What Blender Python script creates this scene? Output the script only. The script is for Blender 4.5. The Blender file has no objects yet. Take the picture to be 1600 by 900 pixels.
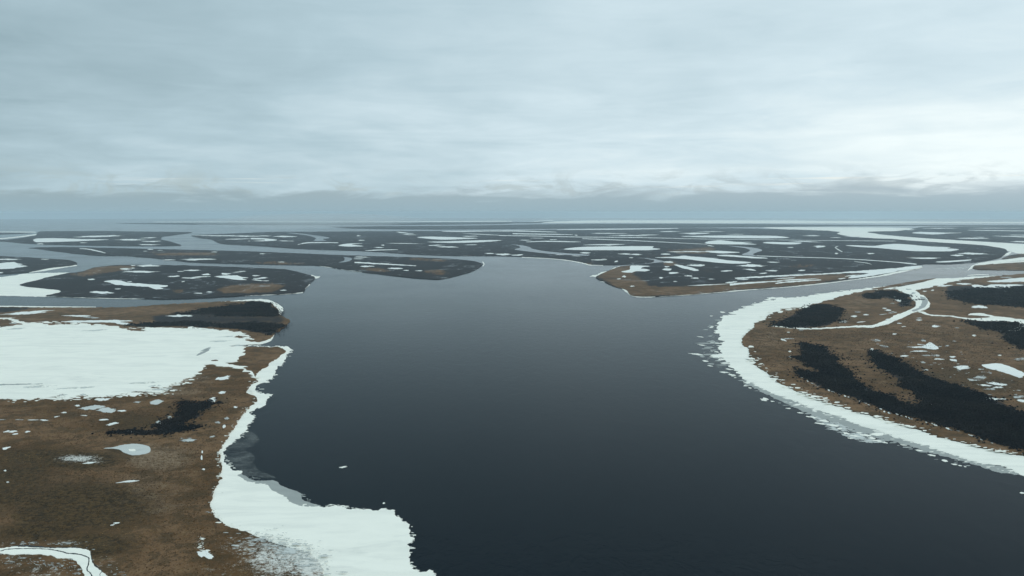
import bpy, math, random
import numpy as np
from mathutils import Vector
from mathutils.geometry import delaunay_2d_cdt

SC = bpy.context.scene
R = math.radians
random.seed(7)
RNG = np.random.default_rng(7)

# ------------------------------------------------------------------ camera
H = 300.0                      # flying height over the river, metres
F = 1250.0                     # focal length in photo pixels (1600 wide)
YH = 331.0                     # row of the true horizon in the photo
TH = math.atan((450 - YH) / F)
cam_data = bpy.data.cameras.new('camera')
cam_data.sensor_width = 36.0
cam_data.lens = 36.0 * F / 1600.0
cam_data.clip_start = 1.0
cam_data.clip_end = 400000.0
cam = bpy.data.objects.new('camera', cam_data)
cam.location = (0, 0, H)
cam.rotation_euler = (math.pi / 2 - TH, 0, 0)
SC.collection.objects.link(cam)
SC.camera = cam
SC.render.resolution_x, SC.render.resolution_y = 1024, 576

SC.view_settings.view_transform = 'Standard'
SC.view_settings.look = 'None'
SC.view_settings.exposure = 0.0
SC.view_settings.gamma = 1.0
SC.view_settings.use_curve_mapping = False
SC.cycles.volume_bounces = 2
SC.cycles.max_bounces = 8
SC.cycles.transparent_max_bounces = 16

# ------------------------------------------------------------------ world: overcast sky
SUN_AZ, SUN_EL = R(72), R(30)          # azimuth clockwise from the view direction
world = bpy.data.worlds.new('World')
SC.world = world
world.use_nodes = True
wt = world.node_tree
wt.nodes.clear()


class NG:
    """small helper to write node graphs as expressions"""
    def __init__(self, tree):
        self.t = tree

    def n(self, kind, **kw):
        nd = self.t.nodes.new(kind)
        for k, v in kw.items():
            setattr(nd, k, v)
        return nd

    def put(self, sock, v):
        if isinstance(v, bpy.types.NodeSocket):
            self.t.links.new(v, sock)
        elif v is not None:
            if sock.type == 'RGBA' and not hasattr(v, '__len__'):
                v = (v, v, v, 1)
            elif sock.type == 'RGBA' and len(v) == 3:
                v = (*v, 1)
            sock.default_value = v

    def m(self, op, a, b=None, c=None, clamp=False):
        nd = self.n('ShaderNodeMath', operation=op)
        nd.use_clamp = clamp
        for s, v in zip(nd.inputs, (a, b, c)):
            self.put(s, v)
        return nd.outputs[0]

    def vm(self, op, a, b=None):
        nd = self.n('ShaderNodeVectorMath', operation=op)
        self.put(nd.inputs[0], a)
        if b is not None:
            self.put(nd.inputs[1], b)
        return nd.outputs[1] if op in ('DOT_PRODUCT', 'LENGTH') else nd.outputs[0]

    def xyz(self, x, y, z):
        nd = self.n('ShaderNodeCombineXYZ')
        for s, v in zip(nd.inputs, (x, y, z)):
            self.put(s, v)
        return nd.outputs[0]

    def noise(self, vec, scale, detail=4, rough=0.5, dist=0.0, lac=2.0):
        nd = self.n('ShaderNodeTexNoise')
        self.put(nd.inputs['Vector'], vec)
        nd.inputs['Scale'].default_value = scale
        nd.inputs['Detail'].default_value = detail
        nd.inputs['Roughness'].default_value = rough
        nd.inputs['Distortion'].default_value = dist
        nd.inputs['Lacunarity'].default_value = lac
        return nd.outputs[0]

    def step(self, v, lo, hi, a=0.0, b=1.0, mode='SMOOTHSTEP'):
        nd = self.n('ShaderNodeMapRange', interpolation_type=mode)
        for s, x in zip(nd.inputs[:5], (v, lo, hi, a, b)):
            self.put(s, x)
        return nd.outputs[0]

    def mix(self, f, a, b, blend='MIX'):
        nd = self.n('ShaderNodeMix', data_type='RGBA', blend_type=blend)
        self.put(nd.inputs[0], f)
        self.put(nd.inputs[6], a)
        self.put(nd.inputs[7], b)
        return nd.outputs[2]


g = NG(wt)
tc = g.n('ShaderNodeTexCoord').outputs['Generated']
sep = g.n('ShaderNodeSeparateXYZ')
wt.links.new(tc, sep.inputs[0])
dx, dy, dz = sep.outputs
el = g.m('MAXIMUM', dz, 0.0)
az = g.m('ARCTAN2', dx, dy)
# cloud sheet seen in perspective (coordinates on a flat ceiling)
zz = g.m('ADD', el, 0.15)
ceil = g.xyz(g.m('DIVIDE', dx, zz), g.m('DIVIDE', dy, zz), 0.0)
streak = g.xyz(g.m('MULTIPLY', az, 2.2), g.m('MULTIPLY', el, 17.0), 3.7)
n_big = g.noise(ceil, 0.55, 4, 0.5, 0.4)
n_mid = g.noise(ceil, 2.3, 7, 0.56, 0.5)
n_str = g.noise(streak, 2.4, 8, 0.62, 0.7)
# brighter on the sun's side of the sky
sunside = g.m('ADD', g.m('MULTIPLY', g.m('COSINE', g.m('SUBTRACT', az, SUN_AZ)), 0.5), 0.5)
sunside = g.m('POWER', sunside, 1.6)
light = g.step(sunside, 0.10, 0.85, 0.0, 1.0, 'LINEAR')
band = g.m('EXPONENT', g.m('MULTIPLY', g.m('POWER', g.m('DIVIDE', g.m('SUBTRACT', el, 0.080), 0.072), 2.0), -1.0))
f = g.m('ADD', 0.06, g.m('MULTIPLY', light, 0.68))
f = g.m('ADD', f, g.m('MULTIPLY', band, g.m('ADD', 0.05, g.m('MULTIPLY', light, 0.20))))
f = g.m('ADD', f, g.m('MULTIPLY', g.m('SUBTRACT', n_big, 0.5), 0.80))
f = g.m('ADD', f, g.m('MULTIPLY', g.m('SUBTRACT', n_mid, 0.5), 0.30))
f = g.m('ADD', f, g.m('MULTIPLY', g.m('SUBTRACT', n_str, 0.5), g.m('ADD', 0.16, g.m('MULTIPLY', band, 0.30))), clamp=True)
ramp = g.n('ShaderNodeValToRGB')
cr = ramp.color_ramp
cr.elements[0].position = 0.0
cr.elements[0].color = (0.280, 0.395, 0.445, 1)
cr.elements[1].position = 1.0
cr.elements[1].color = (0.860, 0.955, 0.965, 1)
e_ = cr.elements.new(0.35)
e_.color = (0.440, 0.580, 0.645, 1)
e_ = cr.elements.new(0.65)
e_.color = (0.620, 0.755, 0.815, 1)
wt.links.new(f, ramp.inputs[0])
cloud = ramp.outputs[0]
# thin, warm gaps just over the bank
gapn = g.noise(g.xyz(g.m('MULTIPLY', az, 3.5), g.m('MULTIPLY', el, 90.0), 9.1), 1.5, 5, 0.6, 0.6)
gap = g.m('MULTIPLY', g.step(gapn, 0.56, 0.72), g.m('EXPONENT', g.m('MULTIPLY', g.m('POWER', g.m('DIVIDE', g.m('SUBTRACT', el, 0.036), 0.012), 2.0), -1.0)))
gap = g.m('MULTIPLY', gap, g.m('ADD', 0.15, g.m('MULTIPLY', light, 0.75)))
cloud = g.mix(gap, cloud, (0.84, 0.87, 0.82))
# low stratus bank lying on the horizon
bn = g.noise(g.xyz(g.m('MULTIPLY', az, 5.0), g.m('MULTIPLY', el, 30.0), 1.3), 1.7, 8, 0.6, 0.8)
top = g.m('ADD', 0.015, g.m('MULTIPLY', g.m('SUBTRACT', bn, 0.42), 0.060))
top = g.m('ADD', top, g.m('MULTIPLY', light, 0.012))
soft = g.m('ADD', 0.004, g.m('MULTIPLY', light, 0.012))
bank = g.m('SUBTRACT', 1.0, g.step(g.m('SUBTRACT', el, top), g.m('MULTIPLY', soft, -1.0), soft))
bankcol = g.mix(light, (0.300, 0.395, 0.425), (0.430, 0.530, 0.590))
bankcol = g.mix(g.step(el, 0.0, 0.034, 1.0, 0.0), bankcol, g.mix(light, (0.289, 0.413, 0.475), (0.335, 0.462, 0.528)))
# torn puffs standing on the bank
pn = g.noise(g.xyz(g.m('MULTIPLY', az, 12.0), g.m('MULTIPLY', el, 30.0), 6.2), 1.2, 8, 0.62, 1.0)
puff = g.m('MULTIPLY', g.step(pn, 0.46, 0.62), g.m('EXPONENT', g.m('MULTIPLY', g.m('POWER', g.m('DIVIDE', g.m('SUBTRACT', el, 0.028), 0.017), 2.0), -1.0)))
cloud = g.mix(g.m('MULTIPLY', puff, 0.8), cloud, g.mix(light, (0.37, 0.47, 0.48), (0.52, 0.61, 0.65)))
cloud = g.mix(g.m('MULTIPLY', bank, 1.0), cloud, bankcol)
# an overcast dome is brighter overhead than at the horizon
cloud = g.vm('SCALE', cloud)
sc_node = cloud.node
wt.links.new(g.step(el, 0.25, 1.0, 1.0, 1.55, 'LINEAR'), sc_node.inputs['Scale'])
sky = g.n('ShaderNodeTexSky')
sky.sky_type = 'NISHITA'
sky.sun_disc = False
sky.sun_elevation = SUN_EL
sky.sun_rotation = SUN_AZ
bg_sky = g.n('ShaderNodeBackground')
bg_sky.inputs[1].default_value = 0.10
wt.links.new(sky.outputs[0], bg_sky.inputs[0])
bg_cl = g.n('ShaderNodeBackground')
bg_cl.inputs[1].default_value = 1.06
wt.links.new(cloud, bg_cl.inputs[0])
mx = g.n('ShaderNodeMixShader')
mx.inputs[0].default_value = 0.97           # cloud cover
wt.links.new(bg_sky.outputs[0], mx.inputs[1])
wt.links.new(bg_cl.outputs[0], mx.inputs[2])
wo = g.n('ShaderNodeOutputWorld')
wt.links.new(mx.outputs[0], wo.inputs[0])

# ------------------------------------------------------------------ sun behind the overcast
sd = bpy.data.lights.new('sun', 'SUN')
sd.energy = 0.9
sd.angle = R(20)
sd.color = (1.0, 0.96, 0.90)
sun = bpy.data.objects.new('sun', sd)
sun_dir = Vector((math.sin(SUN_AZ) * math.cos(SUN_EL), math.cos(SUN_AZ) * math.cos(SUN_EL), math.sin(SUN_EL)))
sun.rotation_euler = sun_dir.to_track_quat('Z', 'Y').to_euler()
sun.location = (0, 0, 500)
SC.collection.objects.link(sun)


# ------------------------------------------------------------------ helpers: photo pixel <-> ground
CT, ST = math.cos(TH), math.sin(TH)


def ground(P, z=0.0):
    """photo pixels (n x 2) -> world points on the level z (n x 3)"""
    P = np.asarray(P, float)
    u = (P[:, 0] - 800) / F
    v = (450 - P[:, 1]) / F
    dyv = CT + v * ST
    dzv = v * CT - ST
    t = (H - z) / -dzv
    return np.stack([u * t, dyv * t, np.full(len(P), z)], 1)


def inside(P, poly):
    P = np.asarray(P, float)
    q = np.asarray(poly, float)
    x, y = P[:, 0], P[:, 1]
    r = np.zeros(len(P), bool)
    j = len(q) - 1
    for i in range(len(q)):
        xi, yi = q[i]
        xj, yj = q[j]
        if yi != yj:
            c = ((yi > y) != (yj > y)) & (x < (xj - xi) * (y - yi) / (yj - yi) + xi)
            r ^= c
        j = i
    return r


def edge_dist(P, poly, ax=1.0, ay=1.0):
    """distance to a polygon's edge in photo pixels (axes weighted)"""
    P = np.asarray(P, float) * (ax, ay)
    q = np.asarray(poly, float) * (ax, ay)
    best = np.full(len(P), 1e9)
    for i in range(len(q)):
        a, b = q[i - 1], q[i]
        ab = b - a
        t = np.clip(((P - a) @ ab) / max(ab @ ab, 1e-9), 0, 1)
        d = np.hypot(*(P - a - t[:, None] * ab).T)
        best = np.minimum(best, d)
    return best


def wave1(n, rng, octaves=5, base=3):
    """periodic 1-D fractal noise of n samples, about -1..1"""
    s = np.linspace(0, 2 * math.pi, n, endpoint=False)
    out = np.zeros(n)
    k = base
    amp = 1.0
    for _ in range(octaves):
        for kk in (k, int(k * 1.37) + 1):
            out += amp * np.sin(kk * s + rng.uniform(0, 6.28)) * rng.uniform(.5, 1)
        k = k * 2 + 1
        amp *= 0.62
        if k > n / 2.2:
            break
    return out / 1.6


def outline(pts, step=2.5, jx=0.8, jy=0.25, smooth=True, seed=0):
    """close, smooth and roughen an outline given in photo pixels"""
    rng = np.random.default_rng(seed)
    p = np.asarray(pts, float)
    n = len(p)
    out = []
    for i in range(n):
        p0, p1, p2, p3 = p[i - 1], p[i], p[(i + 1) % n], p[(i + 2) % n]
        L = math.hypot((p2 - p1)[0], (p2 - p1)[1])
        k = max(1, int(L / step))
        # far outside the frame the outline needs no detail
        if max(p1[0], p2[0]) < -40 or min(p1[0], p2[0]) > 1640:
            k = 1
        for t in np.arange(k) / k:
            if smooth and k > 1:
                m1 = (p2 - p0) * 0.5
                m2 = (p3 - p1) * 0.5
                l1 = math.hypot(*m1) or 1
                l2 = math.hypot(*m2) or 1
                m1 = m1 * min(1, L / l1)
                m2 = m2 * min(1, L / l2)
                a = 2 * t**3 - 3 * t**2 + 1
                b = t**3 - 2 * t**2 + t
                c = -2 * t**3 + 3 * t**2
                d = t**3 - t**2
                out.append(a * p1 + b * m1 + c * p2 + d * m2)
            else:
                out.append(p1 + (p2 - p1) * t)
    q = np.array(out)
    m = len(q)
    b = max(3, m // 14)
    q[:, 0] += jx * wave1(m, rng, 5, b)
    q[:, 1] += jy * wave1(m, rng, 5, b)
    # the ragged little teeth of a real edge: some stretches are rough, some clean
    gate = np.clip(0.55 + 0.9 * wave1(m, rng, 2, max(2, m // 40)), 0.1, 1.4)
    tooth = rng.normal(size=m) + np.roll(rng.normal(size=m), 1)
    q[:, 0] += jx * 0.55 * tooth * gate
    q[:, 1] += jy * 0.35 * rng.normal(size=m) * gate
    q[:, 1] = np.maximum(q[:, 1], 341.4)
    return q


def blob(cx, cy, rx, ry, slope=0.0, seed=0, n=None):
    """the irregular outline of a small pond, photo pixels"""
    rng = np.random.default_rng(seed)
    n = n or int(max(18, min(80, rx * 2.6)))
    a = np.linspace(0, 2 * math.pi, n, endpoint=False)
    r = 1 + 0.30 * wave1(n, rng, 3, 2) + 0.13 * rng.normal(size=n)
    x = np.sign(np.cos(a)) * np.abs(np.cos(a)) ** 0.9 * rx * r
    y = np.sign(np.sin(a)) * np.abs(np.sin(a)) ** 1.15 * ry * (1.08 + 0.38 * wave1(n, rng, 3, 2) + 0.12 * rng.normal(size=n))
    return np.stack([cx + x, cy + y - slope * x], 1)


def ribbon(line, widths):
    """polygon along a polyline, widths in photo pixels"""
    p = np.asarray(line, float)
    w = np.interp(np.linspace(0, 1, len(p)), np.linspace(0, 1, len(np.atleast_1d(widths))), np.atleast_1d(widths))
    t = np.gradient(p, axis=0)
    t /= np.hypot(t[:, 0], t[:, 1])[:, None]
    nrm = np.stack([-t[:, 1], t[:, 0]], 1)
    return np.concatenate([p + nrm * w[:, None] / 2, (p - nrm * w[:, None] / 2)[::-1]])


def tag(o, label=None, cat=None, group=None, kind=None):
    if label:
        o['label'] = label
    if cat:
        o['category'] = cat
    if group:
        o['group'] = group
    if kind:
        o['kind'] = kind
    return o


def mesh_obj(name, V, Fc, mat, parent=None, attrs=None, smooth=False):
    me = bpy.data.meshes.new(name)
    V = np.asarray(V, np.float32)
    org = np.array([V[:, 0].mean(), V[:, 1].mean(), 0.0], np.float32) if parent is None else np.array(parent['_o'], np.float32)
    if isinstance(Fc, np.ndarray) and Fc.ndim == 2:
        me.vertices.add(len(V))
        me.vertices.foreach_set('co', (V - org).ravel())
        k = Fc.shape[1]
        me.loops.add(Fc.size)
        me.loops.foreach_set('vertex_index', Fc.astype(np.int32).ravel())
        me.polygons.add(len(Fc))
        me.polygons.foreach_set('loop_start', np.arange(0, Fc.size, k, dtype=np.int32))
        me.update(calc_edges=True)
    else:
        me.from_pydata((V - org).tolist(), [], Fc)
        me.update()
    for an, av in (attrs or {}).items():
        at = me.attributes.new(an, 'FLOAT', 'POINT')
        at.data.foreach_set('value', np.asarray(av, np.float32))
    me.materials.append(mat)
    me.polygons.foreach_set('use_smooth', np.full(len(me.polygons), bool(smooth)))
    o = bpy.data.objects.new(name, me)
    SC.collection.objects.link(o)
    if parent is None:
        o.location = org.tolist()
        o['_o'] = org.tolist()
    else:
        o.parent = parent
    return o


def vnoise(x, y, s):
    """cheap smooth value noise, -1..1"""
    x = np.asarray(x) / s
    y = np.asarray(y) / s
    xi = np.floor(x).astype(np.int64)
    yi = np.floor(y).astype(np.int64)
    fx = x - xi
    fy = y - yi
    fx = fx * fx * (3 - 2 * fx)
    fy = fy * fy * (3 - 2 * fy)

    def h(a, b):
        v = np.sin(a * 127.1 + b * 311.7) * 43758.5453
        return (v - np.floor(v)) * 2 - 1
    return (h(xi, yi) * (1 - fx) + h(xi + 1, yi) * fx) * (1 - fy) + (h(xi, yi + 1) * (1 - fx) + h(xi + 1, yi + 1) * fx) * fy


def sheet(name, poly, z, mat, parent=None, grid=None, skirt=0.6, relief=0.0, attr_fn=None, gy=None):
    """one solid sheet of ground or ice: triangulated top with relief and a skirt all round"""
    q = np.asarray(poly, float)
    pts = [Vector(p) for p in q.tolist()]
    nb = len(pts)
    if grid:
        gy = gy or grid
        x0, y0 = q.min(0)
        x1, y1 = q.max(0)
        xs = np.arange(max(x0, -330), min(x1, 2000), grid)
        ys = np.arange(y0, y1, gy)
        X, Y = np.meshgrid(xs, ys)
        G = np.stack([X.ravel(), Y.ravel()], 1) + RNG.uniform(-.35, .35, (X.size, 2)) * (grid, gy)
        G = G[inside(G, q)]
        if len(G):
            G = G[edge_dist(G, q, 1 / grid, 1 / gy) > 0.45]
        pts += [Vector(p) for p in G.tolist()]
    vs, es, fs, *_ = delaunay_2d_cdt(pts, [], [list(range(nb))], 1, 1e-5)
    P = np.array([(v.x, v.y) for v in vs])
    T = np.array([f for f in fs if len(f) == 3], np.int64)
    used = np.unique(T)
    remap = np.full(len(P), -1)
    remap[used] = np.arange(len(used))
    P = P[used]
    T = remap[T]
    W = ground(P, z)
    a, b, c = W[T[:, 0], :2], W[T[:, 1], :2], W[T[:, 2], :2]
    flip = np.cross(b - a, c - a) < 0
    T[flip] = T[flip][:, ::-1]
    E = np.concatenate([T[:, [0, 1]], T[:, [1, 2]], T[:, [2, 0]]])
    key = np.sort(E, 1)
    _, inv, cnt = np.unique(key, axis=0, return_inverse=True, return_counts=True)
    B = E[cnt[inv.ravel()] == 1]
    if relief:
        edge = np.zeros(len(P), bool)
        edge[B.ravel()] = True
        x, y = W[:, 0], W[:, 1]
        r = 0.5 * vnoise(x, y, 37.) + 0.35 * vnoise(x + 50, y, 13.) + 0.35 * vnoise(x, y + 90, 5.)
        W[:, 2] -= relief * np.clip(0.5 + 0.5 * r, 0, 1.2)
        W[edge, 2] -= 0.2 * relief
    nv = len(W)
    bv = np.unique(B)
    low = np.full(nv, -1)
    low[bv] = nv + np.arange(len(bv))
    Wl = W[bv].copy()
    Wl[:, 2] = z - skirt
    V = np.concatenate([W, Wl])
    sk = [np.stack([B[:, 1], B[:, 0], low[B[:, 0]]], 1), np.stack([B[:, 1], low[B[:, 0]], low[B[:, 1]]], 1)]
    FF = np.concatenate([T] + sk)
    attrs = None
    if attr_fn:
        attrs = attr_fn(np.concatenate([P, P[bv]]))
    return mesh_obj(name, V, FF, mat, parent, attrs)


# ------------------------------------------------------------------ materials
def new_mat(name):
    m = bpy.data.materials.new(name)
    m.use_nodes = True
    t = m.node_tree
    t.nodes.clear()
    out = t.nodes.new('ShaderNodeOutputMaterial')
    bs = t.nodes.new('ShaderNodeBsdfPrincipled')
    t.links.new(bs.outputs[0], out.inputs[0])
    return m, NG(t), bs, out


def pos(gr):
    return gr.n('ShaderNodeNewGeometry').outputs['Position']


def attr(gr, name):
    nd = gr.n('ShaderNodeAttribute')
    nd.attribute_name = name
    return nd.outputs['Fac']


def bump(gr, bs, height, strength=0.4, dist=0.3):
    b = gr.n('ShaderNodeBump')
    b.inputs['Strength'].default_value = strength
    b.inputs['Distance'].default_value = dist
    gr.put(b.inputs['Height'], height)
    gr.t.links.new(b.outputs[0], bs.inputs['Normal'])


# river water
M_WATER, gr, bs, _ = new_mat('river_water')
p = pos(gr)
wind = gr.noise(p, 0.0016, 5, 0.6, 0.8)
gust = gr.noise(gr.vm('MULTIPLY', p, (1.0, 0.35, 1.0)), 0.012, 4, 0.6, 0.5)
mixw = gr.m('ADD', gr.m('MULTIPLY', wind, 0.7), gr.m('MULTIPLY', gust, 0.3))
gr.put(bs.inputs['Roughness'], gr.step(mixw, 0.35, 0.65, 0.08, 0.15, 'LINEAR'))
silt = gr.noise(p, 0.0008, 4, 0.5, 0.6)
gr.put(bs.inputs['Base Color'], gr.mix(gr.step(silt, 0.35, 0.7), (0.0006, 0.0050, 0.0095), (0.0022, 0.0065, 0.0100)))
bs.inputs['IOR'].default_value = 1.333
bs.inputs['Specular IOR Level'].default_value = 0.03
rip = gr.noise(gr.vm('MULTIPLY', p, (1.0, 0.6, 1.0)), 0.30, 5, 0.65, 0.2)
bump(gr, bs, gr.m('ADD', rip, gr.m('MULTIPLY', gr.noise(gr.vm('MULTIPLY', p, (1.0, 0.55, 1.0)), 0.055, 4, 0.6, 0.6), 3.0)), 0.26, 0.6)
bs.inputs['Specular Tint'].default_value = (0.62, 0.88, 1.0, 1.0)

# frozen tundra: attributes scrub (dark willow), dry (pale sedge), wet (dark moss), snow (dusting)
M_TUNDRA, gr, bs, _ = new_mat('tundra')
p = pos(gr)
n_l = gr.noise(p, 0.006, 5, 0.6, 0.6)
n_m = gr.noise(p, 0.035, 6, 0.65, 0.4)
n_f = gr.noise(p, 0.22, 6, 0.7, 0.3)
n_x = gr.noise(p, 0.9, 4, 0.7, 0.0)
mott = gr.m('ADD', gr.m('MULTIPLY', n_m, 0.72), gr.m('MULTIPLY', n_f, 0.28))
rg_n = gr.noise(gr.vm('MULTIPLY', p, (1.0, 0.7, 1.0)), 0.0105, 4, 0.55, 1.2)
ridge = gr.step(gr.m('ABSOLUTE', gr.m('SUBTRACT', rg_n, 0.5)), 0.0, 0.016, 1.0, 0.0)
rg_f = gr.noise(gr.vm('MULTIPLY', p, (1.0, 0.6, 1.0)), 0.0026, 5, 0.55, 1.6)
slough = gr.step(gr.m('ABSOLUTE', gr.m('SUBTRACT', rg_f, 0.5)), 0.002, 0.014, 1.0, 0.0)
brown = gr.mix(gr.step(n_l, 0.42, 0.58), (0.112, 0.058, 0.022), (0.180, 0.100, 0.048))
brown = gr.mix(gr.step(mott, 0.43, 0.53), gr.mix(0.62, brown, (0.050, 0.034, 0.014)), brown)
brown = gr.mix(gr.m('MULTIPLY', gr.step(mott, 0.54, 0.66), 0.6), brown, (0.225, 0.150, 0.076))
brown = gr.mix(gr.m('MULTIPLY', ridge, 0.45), brown, (0.060, 0.036, 0.014))
wetf = gr.step(gr.m('ADD', attr(gr, 'wet'), gr.m('MULTIPLY', gr.m('SUBTRACT', n_m, 0.5), 1.3)), 0.30, 0.75)
wetcol = gr.mix(gr.step(n_f, 0.40, 0.62), (0.023, 0.015, 0.006), (0.088, 0.053, 0.018))
col = gr.mix(gr.m('MULTIPLY', wetf, 0.92), brown, wetcol)
dryf = gr.step(gr.m('ADD', attr(gr, 'dry'), gr.m('MULTIPLY', gr.m('SUBTRACT', n_m, 0.5), 1.1)), 0.35, 0.8)
drycol = gr.mix(gr.step(n_f, 0.38, 0.62), (0.150, 0.095, 0.055), (0.270, 0.195, 0.125))
col = gr.mix(gr.m('MULTIPLY', dryf, 0.8), col, drycol)
far_n = gr.noise(p, 0.0016, 6, 0.65, 0.5)
scrf = gr.m('ADD', attr(gr, 'scrub'), gr.m('ADD', gr.m('MULTIPLY', gr.m('SUBTRACT', far_n, 0.5), 1.2), gr.m('MULTIPLY', gr.m('SUBTRACT', n_m, 0.5), 0.8)))
scrf = gr.step(scrf, 0.38, 0.66)
scrcol = gr.mix(gr.step(n_f, 0.35, 0.65), (0.0030, 0.0055, 0.0100), (0.0095, 0.0110, 0.0145))
col = gr.mix(gr.m('MULTIPLY', scrf, 0.92), col, scrcol)
col = gr.mix(gr.m('MULTIPLY', gr.m('MULTIPLY', slough, attr(gr, 'slough')), gr.step(n_l, 0.47, 0.62, 0.0, 0.45)), col, (0.50, 0.55, 0.57))
snn = gr.m('ADD', gr.m('MULTIPLY', n_f, 0.6), gr.m('MULTIPLY', n_x, 0.4))
snf = gr.step(gr.m('ADD', attr(gr, 'snow'), gr.m('MULTIPLY', gr.m('SUBTRACT', snn, 0.5), 3.2)), 0.55, 1.15)
col = gr.mix(gr.m('MULTIPLY', snf, 0.92), col, (0.74, 0.735, 0.68))
gr.put(bs.inputs['Base Color'], col)
bs.inputs['Roughness'].default_value = 0.95
bs.inputs['Specular IOR Level'].default_value = 0.1
bump(gr, bs, gr.m('ADD', n_f, gr.m('MULTIPLY', n_x, 0.5)), 0.9, 1.2)


def ice_mat(name, base, dim, amount, alpha=None, patch=0.05):
    m, gr, bs, out = new_mat(name)
    p = pos(gr)
    a = gr.noise(p, 0.006, 6, 0.6, 1.0)
    b = gr.noise(gr.vm('MULTIPLY', p, (0.5, 1.0, 1.0)), 0.05, 6, 0.65, 1.2)
    c = gr.noise(p, 0.6, 4, 0.6)
    f = gr.m('ADD', gr.m('MULTIPLY', a, 0.5), gr.m('MULTIPLY', b, 0.5))
    col = gr.mix(gr.m('MULTIPLY', gr.step(f, 0.56, 0.70), amount), base, dim)
    drift = gr.noise(gr.vm('MULTIPLY', p, (0.35, 1.0, 1.0)), 0.022, 7, 0.68, 1.5)
    col = gr.mix(gr.m('MULTIPLY', gr.step(drift, 0.40, 0.66), 0.45), col, gr.mix(0.5, base, dim))
    gr.put(bs.inputs['Base Color'], col)
    bs.inputs['Roughness'].default_value = 0.7
    bs.inputs['Specular IOR Level'].default_value = 0.25
    bump(gr, bs, gr.m('ADD', b, gr.m('MULTIPLY', c, 0.2)), 0.35, 0.8)
    if alpha:
        lo, hi, mx_ = alpha
        fa = gr.m('ADD', gr.m('MULTIPLY', gr.noise(p, patch, 5, 0.6, 0.8), 0.6), gr.m('MULTIPLY', gr.noise(p, 0.16, 5, 0.7, 0.8), 0.4))
        gr.put(bs.inputs['Alpha'], gr.step(fa, lo, hi, 0.0, mx_))
    return m


M_SNOW = ice_mat('snow_on_ice', (0.89, 0.87, 0.775), (0.48, 0.49, 0.46), 0.5)
M_POND = ice_mat('pond_snow', (0.82, 0.825, 0.775), (0.46, 0.49, 0.49), 0.6)
M_GREY = ice_mat('grey_ice', (0.33, 0.345, 0.325), (0.18, 0.195, 0.19), 0.7)
M_THIN = ice_mat('thin_ice', (0.24, 0.255, 0.245), (0.14, 0.155, 0.155), 0.7, (0.38, 0.70, 0.5), 0.022)
M_MOTTLE = ice_mat('patchy_ice', (0.58, 0.60, 0.57), (0.30, 0.32, 0.31), 0.6, (0.40, 0.56, 0.95))
M_DARKWATER, gr, bs, _ = new_mat('meltwater')
bs.inputs['Base Color'].default_value = (0.010, 0.012, 0.013, 1)
bs.inputs['Roughness'].default_value = 0.25
bs.inputs['Specular IOR Level'].default_value = 0.2
M_WILLOW, gr, bs, _ = new_mat('willow_brush')
gr.put(bs.inputs['Base Color'], gr.mix(attr(gr, 'tone'), (0.003, 0.0045, 0.0075), (0.024, 0.0205, 0.0190)))
bs.inputs['Roughness'].default_value = 0.95
bs.inputs['Specular IOR Level'].default_value = 0.05
M_SEDGE, gr, bs, _ = new_mat('sedge_tuft')
rr = gr.n('ShaderNodeValToRGB')
rr.color_ramp.elements[0].color = (0.034, 0.022, 0.009, 1)
rr.color_ramp.elements[1].color = (0.240, 0.155, 0.066, 1)
k_ = rr.color_ramp.elements.new(0.6)
k_.color = (0.115, 0.063, 0.024, 1)
gr.put(rr.inputs[0], attr(gr, 'tone'))
gr.put(bs.inputs['Base Color'], rr.outputs[0])
bs.inputs['Roughness'].default_value = 0.95
bs.inputs['Specular IOR Level'].default_value = 0.05

# ------------------------------------------------------------------ the river: one sheet out to the horizon
FAR = 38500.0                  # where the curve of the earth ends the view from this height
rad = np.concatenate([[0.0], np.geomspace(60, FAR, 46)])
NS = 96
ang = np.linspace(0, 2 * math.pi, NS, endpoint=False)
Vw = [(0, 0, 0)]
for r_ in rad[1:]:
    for a_ in ang:
        Vw.append((r_ * math.cos(a_), r_ * math.sin(a_), 0))
Fw = [(0, 1 + i, 1 + (i + 1) % NS) for i in range(NS)]
for k in range(len(rad) - 2):
    o0, o1 = 1 + k * NS, 1 + (k + 1) * NS
    for i in range(NS):
        j = (i + 1) % NS
        Fw.append((o0 + i, o1 + i, o1 + j, o0 + j))
river = mesh_obj('river', Vw, Fw, M_WATER)
tag(river, 'wide dark open river with side channels reaching to the horizon', 'river', kind='structure')

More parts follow.
